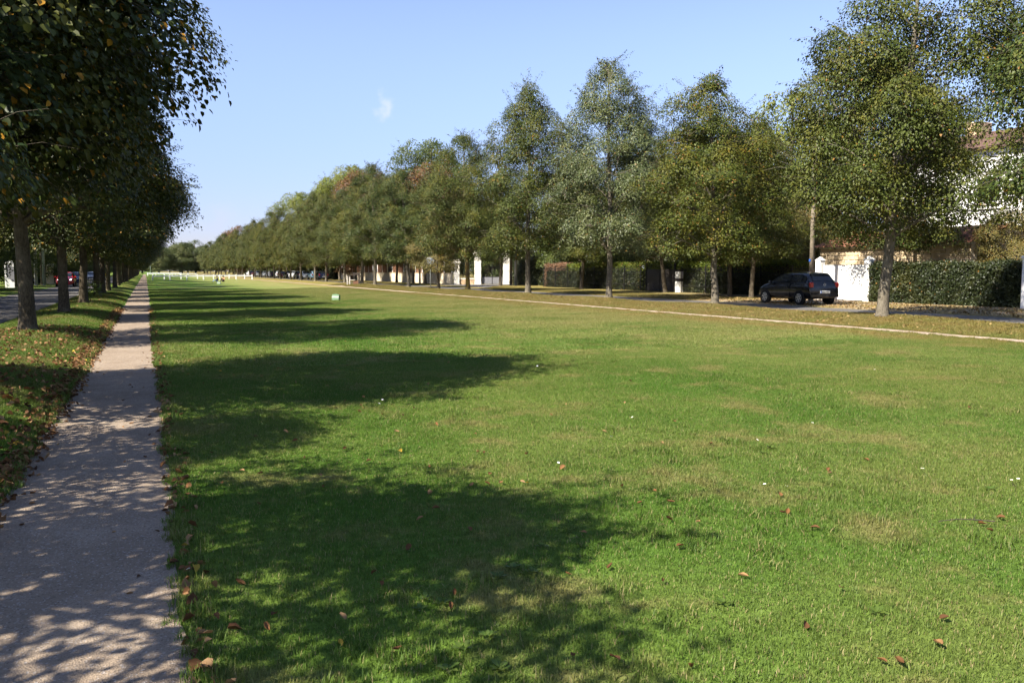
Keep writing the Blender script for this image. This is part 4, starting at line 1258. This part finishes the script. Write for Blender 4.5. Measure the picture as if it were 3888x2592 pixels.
# pale green markers on the lawn
for (x, y, s, rz_, lab) in ((9.68, 46.4, 1.0, R_(-32), 'pale green wedge-shaped marker with a white stripe on the lawn'), (8.15, 107.5, 1.0, R_(-20), 'farther small pale green marker on the lawn before the seated people')):
    r = empty('lawn_marker', (x, y, g1(x, y)), rz_)
    prof = [(-.15, 0), (.15, 0), (.12, .27), (.06, .31), (-.06, .31), (-.12, .27)]
    n = len(prof)
    mb = MB().add([(-.2, p, q) for p, q in prof] + [(.2, p, q) for p, q in prof], [tuple(range(n)), tuple(range(2 * n - 1, n - 1, -1))] + [(i, (i + 1) % n, n + (i + 1) % n, n + i) for i in range(n)])
    mb.build('body', M['marker'], r)
    MB().add([(-.19, -.1405, .145), (.19, -.1405, .145), (.19, -.1315, .225), (-.19, -.1315, .225), (-.19, -.132, .143), (.19, -.132, .143), (.19, -.123, .223), (-.19, -.123, .223)], [(0, 1, 2, 3), (4, 7, 6, 5), (0, 4, 5, 1), (3, 2, 6, 7), (0, 3, 7, 4), (1, 5, 6, 2)]).build('stripe', M['concrete'], r)
    MB().bevbox(-.12, .12, -.045, .045, .311, .335, .008).build('grip', M['marker'], r)
    tag(r, lab, 'marker', 'lawn markers')

# white rails across the lawn
def rail_fence(y, x0, x1, n, lab, skew=0.0):
    r = empty('white_rail_fence', (x0, y, 0.0))
    L = x1 - x0
    post = MB().bevbox(-.10, .10, -.09, .09, -.05, .92, .025).mesh('post', M['white'])
    for i in range(n):
        o = link(bpy.data.objects.new('post', post), r); o.location = (L * i / (n - 1), skew * i / (n - 1), g1(x0 + L * i / (n - 1), y))
    for i in range(n - 1):
        a = L * i / (n - 1) + .1; b = L * (i + 1) / (n - 1) - .1
        s0, s1 = skew * i / (n - 1), skew * (i + 1) / (n - 1)
        MB().add([(a, s0 - .05, .60), (b, s1 - .05, .60), (b, s1 + .05, .60), (a, s0 + .05, .60), (a, s0 - .05, .82), (b, s1 - .05, .82), (b, s1 + .05, .82), (a, s0 + .05, .82)],
                 [(3, 2, 1, 0), (4, 5, 6, 7), (0, 1, 5, 4), (1, 2, 6, 5), (2, 3, 7, 6), (3, 0, 4, 7)]).build('rail', M['white'], r)
    tag(r, lab, 'fence', 'white rail fences')
rail_fence(163, 1.1, 18.3, 7, 'nearest low white rail fence across the lawn')
rail_fence(176, 3.3, 18.6, 6, 'second white rail fence close behind the nearest one', 3)
rail_fence(290, .6, 15.0, 7, 'third white rail fence farther up the avenue')
rail_fence(380, .6, 13.8, 7, 'farthest white rail fence near the end of the avenue')

# small white kerb stones and bollards along the right road
for (x, y, lab) in ((26.6, 160.0, 'small white bollard beside the road by the far cars'), (29.2, 133.0, 'small white bollard before the cream wall')):
    r = empty('white_bollard', (x, y, g1(x, y)))
    MB().lathe([(.16, 0), (.16, .5), (.13, .58), (.05, .62)], 12).build('body', M['white'], r, smooth=False)
    MB().lathe([(.165, .36), (.165, .42)], 12).build('band', M['grey_sheet'], r)
    tag(r, lab, 'bollard', 'white bollards')

# left: white gate panel and stone posts
r = empty('angled_white_gate', (-11.2, 86.2, .12), R_(-8))
MB().bevbox(-.32, -.18, -.05, .05, 0, 2.42, .01).build('post', M['white'], r)
MB().add([(-.17, -.03, 2.35), (.42, -.03, 2.45), (.42, -.03, 1.75), (.02, -.03, 2.1), (-.17, .03, 2.35), (.42, .03, 2.45), (.42, .03, 1.75), (.02, .03, 2.1)], [(0, 1, 2, 3), (4, 7, 6, 5), (0, 4, 5, 1), (1, 5, 6, 2), (2, 6, 7, 3), (3, 7, 4, 0)]).build('upper_panel', M['white'], r)
MB().add([(-.17, -.03, .02), (.42, -.03, .02), (.42, -.03, .50), (-.17, -.03, .95), (-.17, .03, .02), (.42, .03, .02), (.42, .03, .50), (-.17, .03, .95)], [(0, 1, 2, 3), (4, 7, 6, 5), (0, 4, 5, 1), (1, 5, 6, 2), (2, 6, 7, 3), (3, 7, 4, 0)]).build('lower_panel', M['white'], r)
MB().box(-.16, .42, .0, .025, .5, 2.1).build('grey_infill', M['grey_sheet'], r)
tag(r, 'white angled gate panel with grey infill beyond the left road', 'gate')
for (x, y, w, h, lab) in ((-9.95, 108.8, .5, 2.3, 'pale stone gate post beyond the left road left of the red car'), (-10.6, 111.5, .22, 2.2, 'thin stone gate post next to the pale one')):
    r = empty('stone_post', (x, y, .12))
    MB().bevbox(-w / 2, w / 2, -w / 2, w / 2, 0, h - .15, .02).build('shaft', M['cream'], r)
    MB().bevbox(-w / 2 - .06, w / 2 + .06, -w / 2 - .06, w / 2 + .06, h - .15, h, .02).build('cap', M['stone_white'], r)
    tag(r, lab, 'gate post', 'stone posts on the left')
r = empty('garden_wall', (-12.2, 84.6, .15))
MB().bevbox(-.15, .15, -8.5, .9, 0, 1.85, .02).build('wall', M['cream'], r)
MB().bevbox(-.2, .2, -8.55, .95, 1.853, 1.97, .02).build('coping', M['stone_white'], r)
tag(r, 'shaded cream garden wall left of the white gate panel', 'wall')

# ------------------------------------------------------------------ cars
def car(name, pos, heading, paintm, label, group=None, lights_on=False, detail=True):
    """hatchback, nose towards +Y; heading = rotation about Z"""
    st = [  # y, z bottom, z belt, z top, half width, half roof width
        (-1.95, .40, .66, .72, .66, .58), (-1.91, .30, .84, .90, .77, .66), (-1.84, .27, .93, .99, .81, .66), (-1.62, .25, .97, 1.34, .825, .58),
        (-1.30, .24, .98, 1.435, .83, .575), (-.60, .22, .97, 1.47, .83, .575), (.10, .22, .95, 1.455, .83, .575), (.42, .22, .94, 1.38, .83, .59),
        (.80, .22, .93, 1.15, .83, .63), (1.10, .22, .91, .96, .82, .68), (1.45, .24, .85, .90, .81, .66), (1.75, .26, .73, .79, .77, .60), (1.90, .28, .58, .66, .68, .52), (1.96, .34, .48, .54, .56, .44)]
    NP = 9
    def sec(q):
        y, zb, zl, zt, w, wr = q
        return [(0, zb), (w * .86, zb), (w * .985, zb + (zl - zb) * .22), (w * 1.0, zb + (zl - zb) * .55), (w * .985, zb + (zl - zb) * .82), (w * .95, zl), (wr, zt - (zt - zl) * .10), (wr * .72, zt - .0), (0, zt + .012)]
    V, F = [], []
    for q in st:
        s = sec(q)
        V += [(x, q[0], z) for x, z in s] + [(-x, q[0], z) for x, z in s]
    m = 2 * NP
    for i in range(len(st) - 1):
        for side in (0, NP):
            for k in range(NP - 1):
                a = i * m + side + k
                F.append((a, a + 1, a + 1 + m, a + m))
    for i in (0, len(st) - 1):
        for side in (0, NP):
            F.append(tuple(i * m + side + k for k in range(NP)))
    root = empty(name, pos, heading)
    bd = MB().add(V, F).build('body', paintm, root)
    bm = bmesh.new(); bm.from_mesh(bd.data); bmesh.ops.remove_doubles(bm, verts=bm.verts, dist=.0005); bmesh.ops.recalc_face_normals(bm, faces=bm.faces); bm.to_mesh(bd.data); bm.free()
    bd.data.polygons.foreach_set('use_smooth', [True] * len(bd.data.polygons))
    sub = bd.modifiers.new('smooth', 'SUBSURF'); sub.levels = 1; sub.render_levels = 1
    def lerp(a, b, t): return tuple(a[i] + (b[i] - a[i]) * t for i in range(len(a)))
    def at(y):
        for i in range(len(st) - 1):
            if st[i][0] <= y <= st[i + 1][0]:
                return lerp(st[i], st[i + 1], (y - st[i][0]) / (st[i + 1][0] - st[i][0]))
    def panel(nm, ys, lo, hi, side, off=.012, mat=M['glass']):
        P = []
        for y in ys:
            q = at(y); s = sec(q)
            for t in (lo(y) if callable(lo) else lo, hi(y) if callable(hi) else hi):
                x = s[5][0] + (s[6][0] - s[5][0]) * t; z = s[5][1] + (s[6][1] - s[5][1]) * t
                P.append(((x + off) * side, y, z + off * .3))
        n = len(ys)
        return MB().add(P, [(2 * i, 2 * i + 2, 2 * i + 3, 2 * i + 1) for i in range(n - 1)]).build(nm, mat, root)
    for s in (-1, 1):
        panel('side_window', [-.52, -.2, .08, .36, .62, .80], .12, lambda y: .90 if y < .4 else max(.2, .9 - (y - .4) * 1.6), s)
        panel('side_window', [-1.28, -1.0, -.60], .12, .88, s)
        panel('quarter_window', [-1.58, -1.46, -1.36], .16, lambda y: .62 if y < -1.5 else .84, s)
    def top(nm, y0, y1, fr, off=.012, n=4):
        P = []
        for i in range(n):
            y = y0 + (y1 - y0) * i / (n - 1); q = at(y)
            for f in (-1, -.4, .4, 1):
                P.append((f * q[5] * fr, y, q[3] + off + (.012 if abs(f) < .5 else -.004)))
        return MB().add(P, [(i * 4 + k, i * 4 + k + 1, (i + 1) * 4 + k + 1, (i + 1) * 4 + k) for i in range(n - 1) for k in range(3)]).build(nm, M['glass'], root)
    top('rear_window', -1.80, -1.46, .84, off=.02)
    top('windscreen', .36, 1.02, .90)
    for (y, s) in ((-1.25, -1), (-1.25, 1), (1.21, -1), (1.21, 1)):
        MB().lathe([(.345, -.012), (.345, .012)], 20, (s * .822, y, .32), axis='X').build('wheel_arch', M['black_trim'], root)
        w = MB().lathe([(.19, -.09), (.285, -.095), (.30, -.06), (.30, .06), (.285, .095), (.19, .09)], 20, (s * .755, y, .30), axis='X').build('wheel', M['tyre'], root)
        rim = MB().lathe([(.03, -.01), (.195, -.012), (.205, 0), (.195, .008)], 18, (s * .845, y, .30), axis='X').build('rim', M['black_trim'], w)
        sp = MB()
        for k in range(6 if detail else 5):
            a = 2 * math.pi * k / (6 if detail else 5) + .3
            c, d = math.cos(a), math.sin(a)
            sp.add([(s * .862, y + c * .03 - d * .03, .30 + d * .03 + c * .03), (s * .862, y + c * .185 - d * .045, .30 + d * .185 + c * .045), (s * .862, y + c * .185 + d * .045, .30 + d * .185 - c * .045), (s * .862, y + c * .03 + d * .03, .30 + d * .03 - c * .03),
                    (s * .85, y + c * .03 - d * .03, .30 + d * .03 + c * .03), (s * .85, y + c * .185 - d * .045, .30 + d * .185 + c * .045), (s * .85, y + c * .185 + d * .045, .30 + d * .185 - c * .045), (s * .85, y + c * .03 + d * .03, .30 + d * .03 - c * .03)],
                   [(0, 1, 2, 3), (7, 6, 5, 4), (0, 4, 5, 1), (1, 5, 6, 2), (2, 6, 7, 3), (3, 7, 4, 0)])
        sp.lathe([(.18, .0), (.20, .004), (.20, .012), (.185, .016)], 20, (s * .848 if s > 0 else -.848 - .014, y, .30), axis='X', caps=False)
        sp.build('spokes', M['rim'], w)
    for s in (-1, 1):
        MB().bevbox(min(s * .58, s * .775), max(s * .58, s * .775), -1.945, -1.80, .76, 1.0, .035).build('tail_light', M['tail'], root)
        hl = MB().lathe([(.02, -.02), (.10, -.01), (.115, .015), (.06, .04)], 14, (0, 0, 0), axis='X').build('headlight', M['lamp'], root)
        hl.location = (s * .56, 1.80, .66); hl.rotation_euler = (0, R_(-25), R_(68 if s > 0 else 112)); hl.scale = (1, 1.15, .8)
        MB().bevbox(s * .90 - .09, s * .90 + .09, .66, .78, .93, 1.05, .03).build('mirror', paintm, root)
        MB().bevbox(min(s * .826, s * .845), max(s * .826, s * .845), -.42, -.26, .80, .83, .005).build('door_handle', M['black_trim'], root)
        MB().box(min(s * .80, s * .8335), max(s * .80, s * .8335), -.575, -.565, .30, .95).build('door_gap', M['black_trim'], root)
    pl = MB().bevbox(-.26, .26, -1.975, -1.945, .52, .63, .005).build('number_plate', M['plate'], root)
    MB().box(-.26, -.215, -1.98, -1.9755, .522, .628).build('blue_band', M['blue'], pl)
    tx = MB()
    for k in range(7): tx.box(-.19 + k * .058, -.155 + k * .058, -1.979, -1.9755, .545, .605)
    tx.build('characters', M['black_trim'], pl)
    MB().bevbox(-.26, .26, 1.965, 1.985, .40, .51, .005).build('number_plate', M['plate'], root)
    MB().bevbox(-.40, .40, 1.93, 1.972, .60, .66, .008).build('grille', M['black_trim'], root)
    MB().bevbox(-.74, .74, -1.985, -1.90, .34, .50, .03).build('rear_bumper', paintm, root)
    MB().bevbox(-.66, .66, 1.88, 1.975, .26, .385, .03).build('front_bumper', paintm, root)
    b = MB().lathe([(.04, 0), (.06, 0), (.06, .012), (.045, .012)], 16, (0, 0, 0), axis='X', caps=False).build('badge', M['rim'], root)
    b.location = (0, -1.915, .90); b.rotation_euler = (0, 0, R_(-90))
    if lights_on:
        t = NT('lit_headlamp'); e = t.new('Emission'); e.inputs[0].default_value = (1, .97, .9, 1); e.inputs[1].default_value = 6
        t.l.new(e.outputs[0], t.out.inputs[0])
        for c in root.children:
            if c.name.startswith('headlight'):
                c.material_slots[0].link = 'OBJECT'; c.material_slots[0].material = t.m
    return tag(root, label, 'car', group)

def car_copy(src, pos, heading, paintm, label, group):
    c = copy_tree(src)
    c.location = pos; c.rotation_euler = (0, 0, heading)
    for ch in c.children:
        n = ch.name.split('.')[0]
        if n in ('body', 'mirror', 'rear_bumper', 'front_bumper'):
            ch.material_slots[0].link = 'OBJECT'; ch.material_slots[0].material = paintm
        if n == 'headlight':
            ch.material_slots[0].link = 'OBJECT'; ch.material_slots[0].material = M['lamp']
    return tag(c, label, 'car', group)

black = car('parked_car', (27.55, 29.95, g1(27.0, 30)), R_(-4.5), PAINT['black'], 'black hatchback parked by the white gate', None)
red = car('driven_car', (-7.4, 95.3, .055), R_(180), PAINT['red'], 'red hatchback coming along the left road with its headlights on', None, lights_on=True)
car_copy(black, (-7.3, 103.5, .055), R_(180), PAINT['blue'], 'dark blue car just behind the red one on the left road', 'cars on the left road')
car_copy(black, (-7.2, 135.0, .055), R_(180), PAINT['grey'], 'dark grey car farther up the left road', 'cars on the left road')
car_copy(black, (-7.2, 160.0, .055), R_(180), PAINT['yellow'], 'yellow car far up the left road', 'cars on the left road')
cols = ['blue', 'teal', 'silver', 'grey', 'white', 'black', 'maroon', 'silver', 'blue', 'white', 'grey', 'black', 'silver', 'maroon', 'blue', 'white']
words = {'blue': 'dark blue', 'teal': 'blue grey', 'silver': 'silver', 'grey': 'dark grey', 'white': 'white', 'black': 'black', 'maroon': 'maroon'}
for i, c in enumerate(cols):
    y = 141 + i * 7.0 + rg.uniform(-.6, .6)
    car_copy(black, (26.9 + rg.uniform(-.2, .2), y, .12), R_(180 + rg.uniform(-4, 4) if i % 4 == 2 else rg.uniform(-4, 4)), PAINT[c], '%s car parked along the far right road, %s in the line' % (words[c], ORD[i]), 'cars parked far along the right road')

# ------------------------------------------------------------------ two people sitting on the grass
def person(name, pos, rz, top, legs, label, reading=False):
    r = empty(name, pos, rz)
    me = bpy.data.meshes.new('body')
    J = {'pelvis': (0, 0, .12, .135), 'waist': (0, -.03, .30, .12), 'chest': (0, .0, .50, .135), 'neck': (0, .05, .64, .055), 'head': (0, .08, .76, .088), 'crown': (0, .085, .86, .070),
         'hl': (-.09, .04, .11, .10), 'kl': (-.16, .42, .36, .065), 'al': (-.14, .62, .06, .045), 'tl': (-.15, .76, .05, .035),
         'hr': (.09, .04, .11, .10), 'kr': (.15, .43, .34, .065), 'ar': (.16, .64, .06, .045), 'tr': (.17, .78, .05, .035),
         'sl': (-.17, .01, .555, .062), 'el': (-.25, .12, .33, .045), 'wl': (-.13, .33, .36, .034), 'fl': (-.10, .40, .37, .026),
         'sr': (.17, .01, .555, .062), 'er': (.25, .12, .33, .045), 'wr': (.13, .33, .36, .034), 'fr': (.10, .40, .37, .026)}
    K = list(J)
    E_ = [('pelvis', 'waist'), ('waist', 'chest'), ('chest', 'neck'), ('neck', 'head'), ('head', 'crown'), ('pelvis', 'hl'), ('hl', 'kl'), ('kl', 'al'), ('al', 'tl'), ('pelvis', 'hr'), ('hr', 'kr'), ('kr', 'ar'), ('ar', 'tr'),
          ('chest', 'sl'), ('sl', 'el'), ('el', 'wl'), ('wl', 'fl'), ('chest', 'sr'), ('sr', 'er'), ('er', 'wr'), ('wr', 'fr')]
    me.from_pydata([J[k][:3] for k in K], [(K.index(a), K.index(b)) for a, b in E_], [])
    o = link(bpy.data.objects.new('body', me), r)
    o.modifiers.new('skin', 'SKIN')
    for i, k in enumerate(K):
        sv = me.skin_vertices[0].data[i]; sv.radius = (J[k][3], J[k][3]); sv.use_root = (k == 'pelvis')
    ss = o.modifiers.new('sub', 'SUBSURF'); ss.levels = 2; ss.render_levels = 2
    dg = bpy.context.evaluated_depsgraph_get()
    nm = bpy.data.meshes.new_from_object(o.evaluated_get(dg))
    o.modifiers.clear(); o.data = nm
    nm.materials.clear()
    for m_ in (M['skin'], top, legs, M['darkcloth']): nm.materials.append(m_)
    for p in nm.polygons:
        c = p.center
        p.use_smooth = True
        if c.z > .635: p.material_index = 0
        elif c.y > .66 and c.z < .12: p.material_index = 3
        elif c.z > .24 and c.y < .16 or (c.z > .27 and abs(c.x) > .2 and c.y < .25): p.material_index = 1
        elif c.y > .3 and .3 < c.z < .42 and abs(c.x) < .125: p.material_index = 0
        else: p.material_index = 2
    hb = MB().lathe([(.04, .125), (.085, .10), (.105, .04), (.10, -.03), (.085, -.09)], 12, (0, .062, .80))
    hb.build('hair', M['hair'], r, smooth=True)
    for s in (-1, 1):
        MB().lathe([(.004, -.006), (.010, 0), (.004, .006)], 6, (s * .035, .165, .785), axis='X').build('eye', M['hair'], r)
    MB().add([(-.012, .165, .745), (.012, .165, .745), (0, .19, .748), (0, .165, .79)], [(0, 1, 2), (0, 2, 3), (1, 3, 2), (0, 3, 1)]).build('nose', M['skin'], r)
    if reading:
        bk = empty('open_book', (pos[0], pos[1], pos[2]), rz)
        MB().add([(-.15, .40, .36), (0, .43, .35), (0, .52, .52), (-.15, .49, .53), (.15, .40, .36), (.15, .49, .53)], [(0, 1, 2, 3), (1, 4, 5, 2)]).build('pages', M['palecloth'], bk)
        MB().add([(-.155, .408, .355), (0, .438, .345), (0, .528, .52), (-.155, .498, .53), (.155, .408, .355), (.155, .498, .53)], [(0, 1, 2, 3), (1, 4, 5, 2)]).build('cover', M['darkcloth'], bk)
        tag(bk, 'pale open sheet held by the seated person on the right', 'book')
    return tag(r, label, 'person', 'people sitting on the lawn')
person('person', (9.45, 127.2, g1(9.4, 127.2)), R_(95), M['darkcloth'], M['denim'], 'person in a dark top and jeans sitting on the lawn, left one')
person('person', (10.25, 127.0, g1(10.2, 127)), R_(150), M['orangecloth'], M['darkcloth'], 'person in a tan top sitting on the lawn, right one', True)

# ------------------------------------------------------------------ fallen leaves, daisies, weeds, twig
def fallen_leaf(seed):
    rng = np.random.default_rng(seed)
    nx_, ny_ = 5, 6
    P = []
    curl = rng.uniform(1.8, 3.6); bend = rng.uniform(-.5, .9); tw = rng.uniform(-.5, .5)
    for j in range(ny_):
        v = j / (ny_ - 1)
        w = .46 * math.sin(math.pi * min(1, v * .86 + .10)) ** .8 * (1 - .25 * v)
        for i in range(nx_):
            u = (i / (nx_ - 1) * 2 - 1)
            a = u * curl * .5
            x = w * math.sin(a) / (curl * .5); z = w * (1 - math.cos(a)) / (curl * .5) * 1.0
            y = v - .5
            z += bend * y * y * .8 + .05 + rng.normal(0, .015)
            P.append((x * math.cos(tw * y) - z * math.sin(tw * y) * .3, y, z))
    F = [(j * nx_ + i, j * nx_ + i + 1, (j + 1) * nx_ + i + 1, (j + 1) * nx_ + i) for j in range(ny_ - 1) for i in range(nx_ - 1)]
    P += [(0.012, -.5, .06), (-.012, -.5, .06), (0, -.82, .10)]
    F.append((len(P) - 3, len(P) - 2, len(P) - 1))
    P = np.array(P); P[:, 2] -= P[:, 2].min()
    return MB().add(P, F).mesh('fallen_leaf', M['litter'], True)
FL = [fallen_leaf(s) for s in range(7)]
rl = random.Random(21)
def put_leaf(x, y, size, label, group, lift=.012):
    o = link(bpy.data.objects.new('fallen_leaf', rl.choice(FL)))
    o.location = (x, y, g1(x, y) + lift)
    o.rotation_euler = (rl.gauss(0, .35), rl.gauss(0, .35), rl.uniform(0, 6.28))
    o.scale = (size, size, size)
    return tag(o, label, 'fallen leaf', group)
def pix(u, v):
    x = (u - 1944) / 3152; y = (v - 1296) / 3152
    p = R_(4.86); yaw = R_(23.736)
    fw = math.cos(p) - y * math.sin(p); up = -math.sin(p) - y * math.cos(p)
    X, Y = fw * math.sin(yaw) + x * math.cos(yaw), fw * math.cos(yaw) - x * math.sin(yaw)
    t = -1.65 / up
    return X * t, Y * t
# leaves read off the photograph on the near lawn
LAWN_LEAVES = [(2175, 2532), (2335, 2545), (2625, 2580), (3345, 2565), (3410, 2570), (3558, 2490), (1510, 2490), (1450, 2240), (1420, 2195), (2318, 2190), (2822, 2230), (3055, 2425), (3190, 2270), (3585, 2385), (3095, 2025), (1850, 1855),
               (1790, 1860), (1900, 1850), (1985, 1850), (1630, 1890), (1595, 1990), (1550, 2105), (1655, 1950), (1860, 1815), (2000, 1735), (1815, 1725), (1840, 1727), (2135, 1790), (2360, 1865), (2430, 1935), (2540, 2000), (2545, 1930), (2215, 2055), (1785, 2035),
               (2970, 1965), (2990, 1960), (3145, 1785), (3150, 1800), (3800, 1965), (3730, 1993), (3760, 2020), (3680, 1560), (1225, 1860), (1215, 1815), (1380, 1500), (1310, 1520), (1370, 1535), (1380, 1545), (1490, 1530), (1365, 1560), (1085, 1645), (1120, 1680),
               (1520, 1720), (1310, 1710), (1400, 1760), (1160, 1745), (970, 1665), (840, 1845), (1505, 1640), (1660, 1610), (2295, 1645), (2515, 1690), (3290, 1745), (2650, 2010), (2700, 1690), (2960, 1890), (1040, 2350), (1010, 2400), (1300, 2360), (910, 2230), (1710, 2330), (2580, 2110)]
for (u, v) in LAWN_LEAVES:
    x, y = pix(u, v)
    put_leaf(x, y, rl.uniform(.038, .060), 'curled brown leaf fallen on the near lawn', 'fallen leaves on the lawn', .025)
for k in range(80):
    y = rl.uniform(3.3, 20) if k < 60 else rl.uniform(8, 34); x = .2 + abs(rl.gauss(0, 2.6))
    put_leaf(x, y, rl.uniform(.030, .052), 'curled brown leaf fallen on the near lawn', 'fallen leaves on the lawn', .025)
for k in range(60):
    y = rl.uniform(3.0, 22); x = -.45 + rl.choice([-1, 1]) * (.56 - abs(rl.gauss(0, .16)))
    put_leaf(x, y, rl.uniform(.03, .055), 'dry brown leaf lying on the gravel path', 'fallen leaves on the gravel path', .010)
# the uncountable litter along the edges and under the lindens
def litter(name, n, sampler, label, size=(.04, .08), mat='litter', lift=(.010, .040)):
    rng = np.random.default_rng(len(name) + n)
    P = np.array([sampler(rng) for _ in range(n)])
    Z = gz(P[:, 0], P[:, 1]) + rng.uniform(*lift, n)
    P = np.column_stack([P, Z])
    az = rng.uniform(0, 6.28, n)
    A_ = np.column_stack([np.cos(az), np.sin(az), rng.normal(0, .35, n)])
    N_ = np.column_stack([rng.normal(0, .5, n), rng.normal(0, .5, n), np.ones(n)])
    T = LEAF_T.copy(); T[:, 2] *= 2.6
    o = link(bpy.data.objects.new(name, leaves_mesh(name, P, A_, N_, rng.uniform(*size, n), M[mat], T)))
    return tag(o, label, 'leaf litter', kind='stuff')
litter('bank_leaf_litter', 2200, lambda r: (r.uniform(-3.8, -1.15), r.uniform(4, 24) if r.random() < .85 else r.uniform(30, 60)), 'brown leaf litter on the bank under the left lindens', (.045, .085), lift=(.02, .065))
litter('path_edge_litter', 5200, lambda r: ((-1.07 + r.normal(0, .075)) if r.random() < .86 else (.15 + r.normal(0, .05)), r.uniform(3, 40)), 'drift of brown leaves along the edges of the gravel path', (.035, .07), lift=(.012, .05))
litter('right_verge_litter', 3000, lambda r: (r.uniform(26.2, 31.4), r.uniform(15, 42)), 'yellow brown leaf litter on the verge before the hedge and car', (.05, .10), 'litter_pale')
litter('lindens_verge_litter', 1300, lambda r: (r.uniform(18.9, 22.4), r.uniform(9, 55)), 'scattered brown leaves on the verge under the right lindens', (.045, .085), 'litter_pale')

# daisies
def daisy_mesh():
    mb = MB()
    n = 13
    for k in range(n):
        a = 2 * math.pi * k / n; c, s = math.cos(a), math.sin(a)
        w = .17
        mb.add([(c * .25 - s * w * .6, s * .25 + c * w * .6, 0), (c * .25 + s * w * .6, s * .25 - c * w * .6, 0), (c * 1.0 + s * w, s * 1.0 - c * w, .12), (c * 1.0 - s * w, s * 1.0 + c * w, .12)], [(0, 1, 2, 3)])
    return mb.mesh('petals', M['petal'])
PET = daisy_mesh()
EYE = MB().lathe([(.30, -.02), (.30, .06), (.2, .14), (.05, .17)], 10).mesh('flower_eye', M['daisy_eye'])
STEM = MB().tube([(0, 0, -3.2), (.1, 0, -1.5), (0, 0, 0)], .09, 4).mesh('stem', M['weed'])
DAISY = [(715, 2183), (2902, 1865), (2985, 1870), (3502, 1790), (3602, 1755), (3725, 1775), (3840, 1833), (3865, 1828), (3085, 1618), (2060, 1497), (2040, 1405), (1452, 1520), (1440, 1535), (1625, 1495), (2320, 1675), (2120, 1785), (1515, 1700), (1680, 1218), (2875, 1685), (1660, 1250), (2080, 1260), (3320, 1420), (2960, 1330), (2700, 1380), (3560, 1630), (2400, 1600)]
for (u, v) in DAISY:
    x, y = pix(u, v)
    r = empty('daisy', (x, y, g1(x, y) + .055))
    r.rotation_euler = (rl.gauss(.25, .2), rl.gauss(0, .25), rl.uniform(0, 6.28)); sc_ = rl.uniform(.011, .014); r.scale = (sc_,) * 3
    for nm, me in (('petals', PET), ('flower_eye', EYE), ('stem', STEM)): link(bpy.data.objects.new(nm, me), r)
    tag(r, 'small white daisy flowering in the lawn', 'daisy', 'daisies in the lawn')
# broad-leaved weeds
WL = np.array([(0, 0, 0), (.20, .25, .05), (.30, .62, .06), (0, 1.0, -.12), (-.30, .62, .06), (-.20, .25, .05)])
for k, (u, v) in enumerate([(1620, 2290), (1680, 2310), (1590, 2330), (1950, 2180), (2020, 2200), (1890, 2215), (1850, 2440), (1760, 2480), (1700, 2560), (1900, 2560), (1240, 1545), (2060, 2100), (1820, 1485), (2900, 1720), (2930, 1700), (3330, 2360), (3760, 1850), (2750, 2330)]):
    rng = np.random.default_rng(700 + k)
    n = int(rng.integers(6, 11)); az = np.arange(n) * 2.4 + rng.uniform(0, 6)
    A_ = np.column_stack([np.cos(az), np.sin(az), rng.uniform(.25, .8, n)]); N_ = np.column_stack([-np.cos(az) * .4, -np.sin(az) * .4, np.ones(n)])
    P = A_ * .008
    me = leaves_mesh('weed', P, A_, N_, rng.uniform(.028, .05, n), M['weed'], WL)
    x, y = pix(u, v)
    o = link(bpy.data.objects.new('plantain_weed', me)); o.location = (x, y, g1(x, y) + .008)
    tag(o, 'broad-leaved weed rosette growing in the near lawn', 'weed', 'weeds in the lawn')
x, y = pix(3680, 1995)
r = MB().tube([(-.16, .10, .035), (-.05, .05, .05), (.05, .01, .045), (.16, -.06, .04)], [.0025, .003, .004, .004], 5).tube([(.05, .01, .045), (.10, .03, .07)], [.003, .0015], 4).build('twig', M['dark_wood'], loc=(x, y, g1(x, y)))
tag(r, 'thin dry twig lying on the lawn at the right', 'twig')
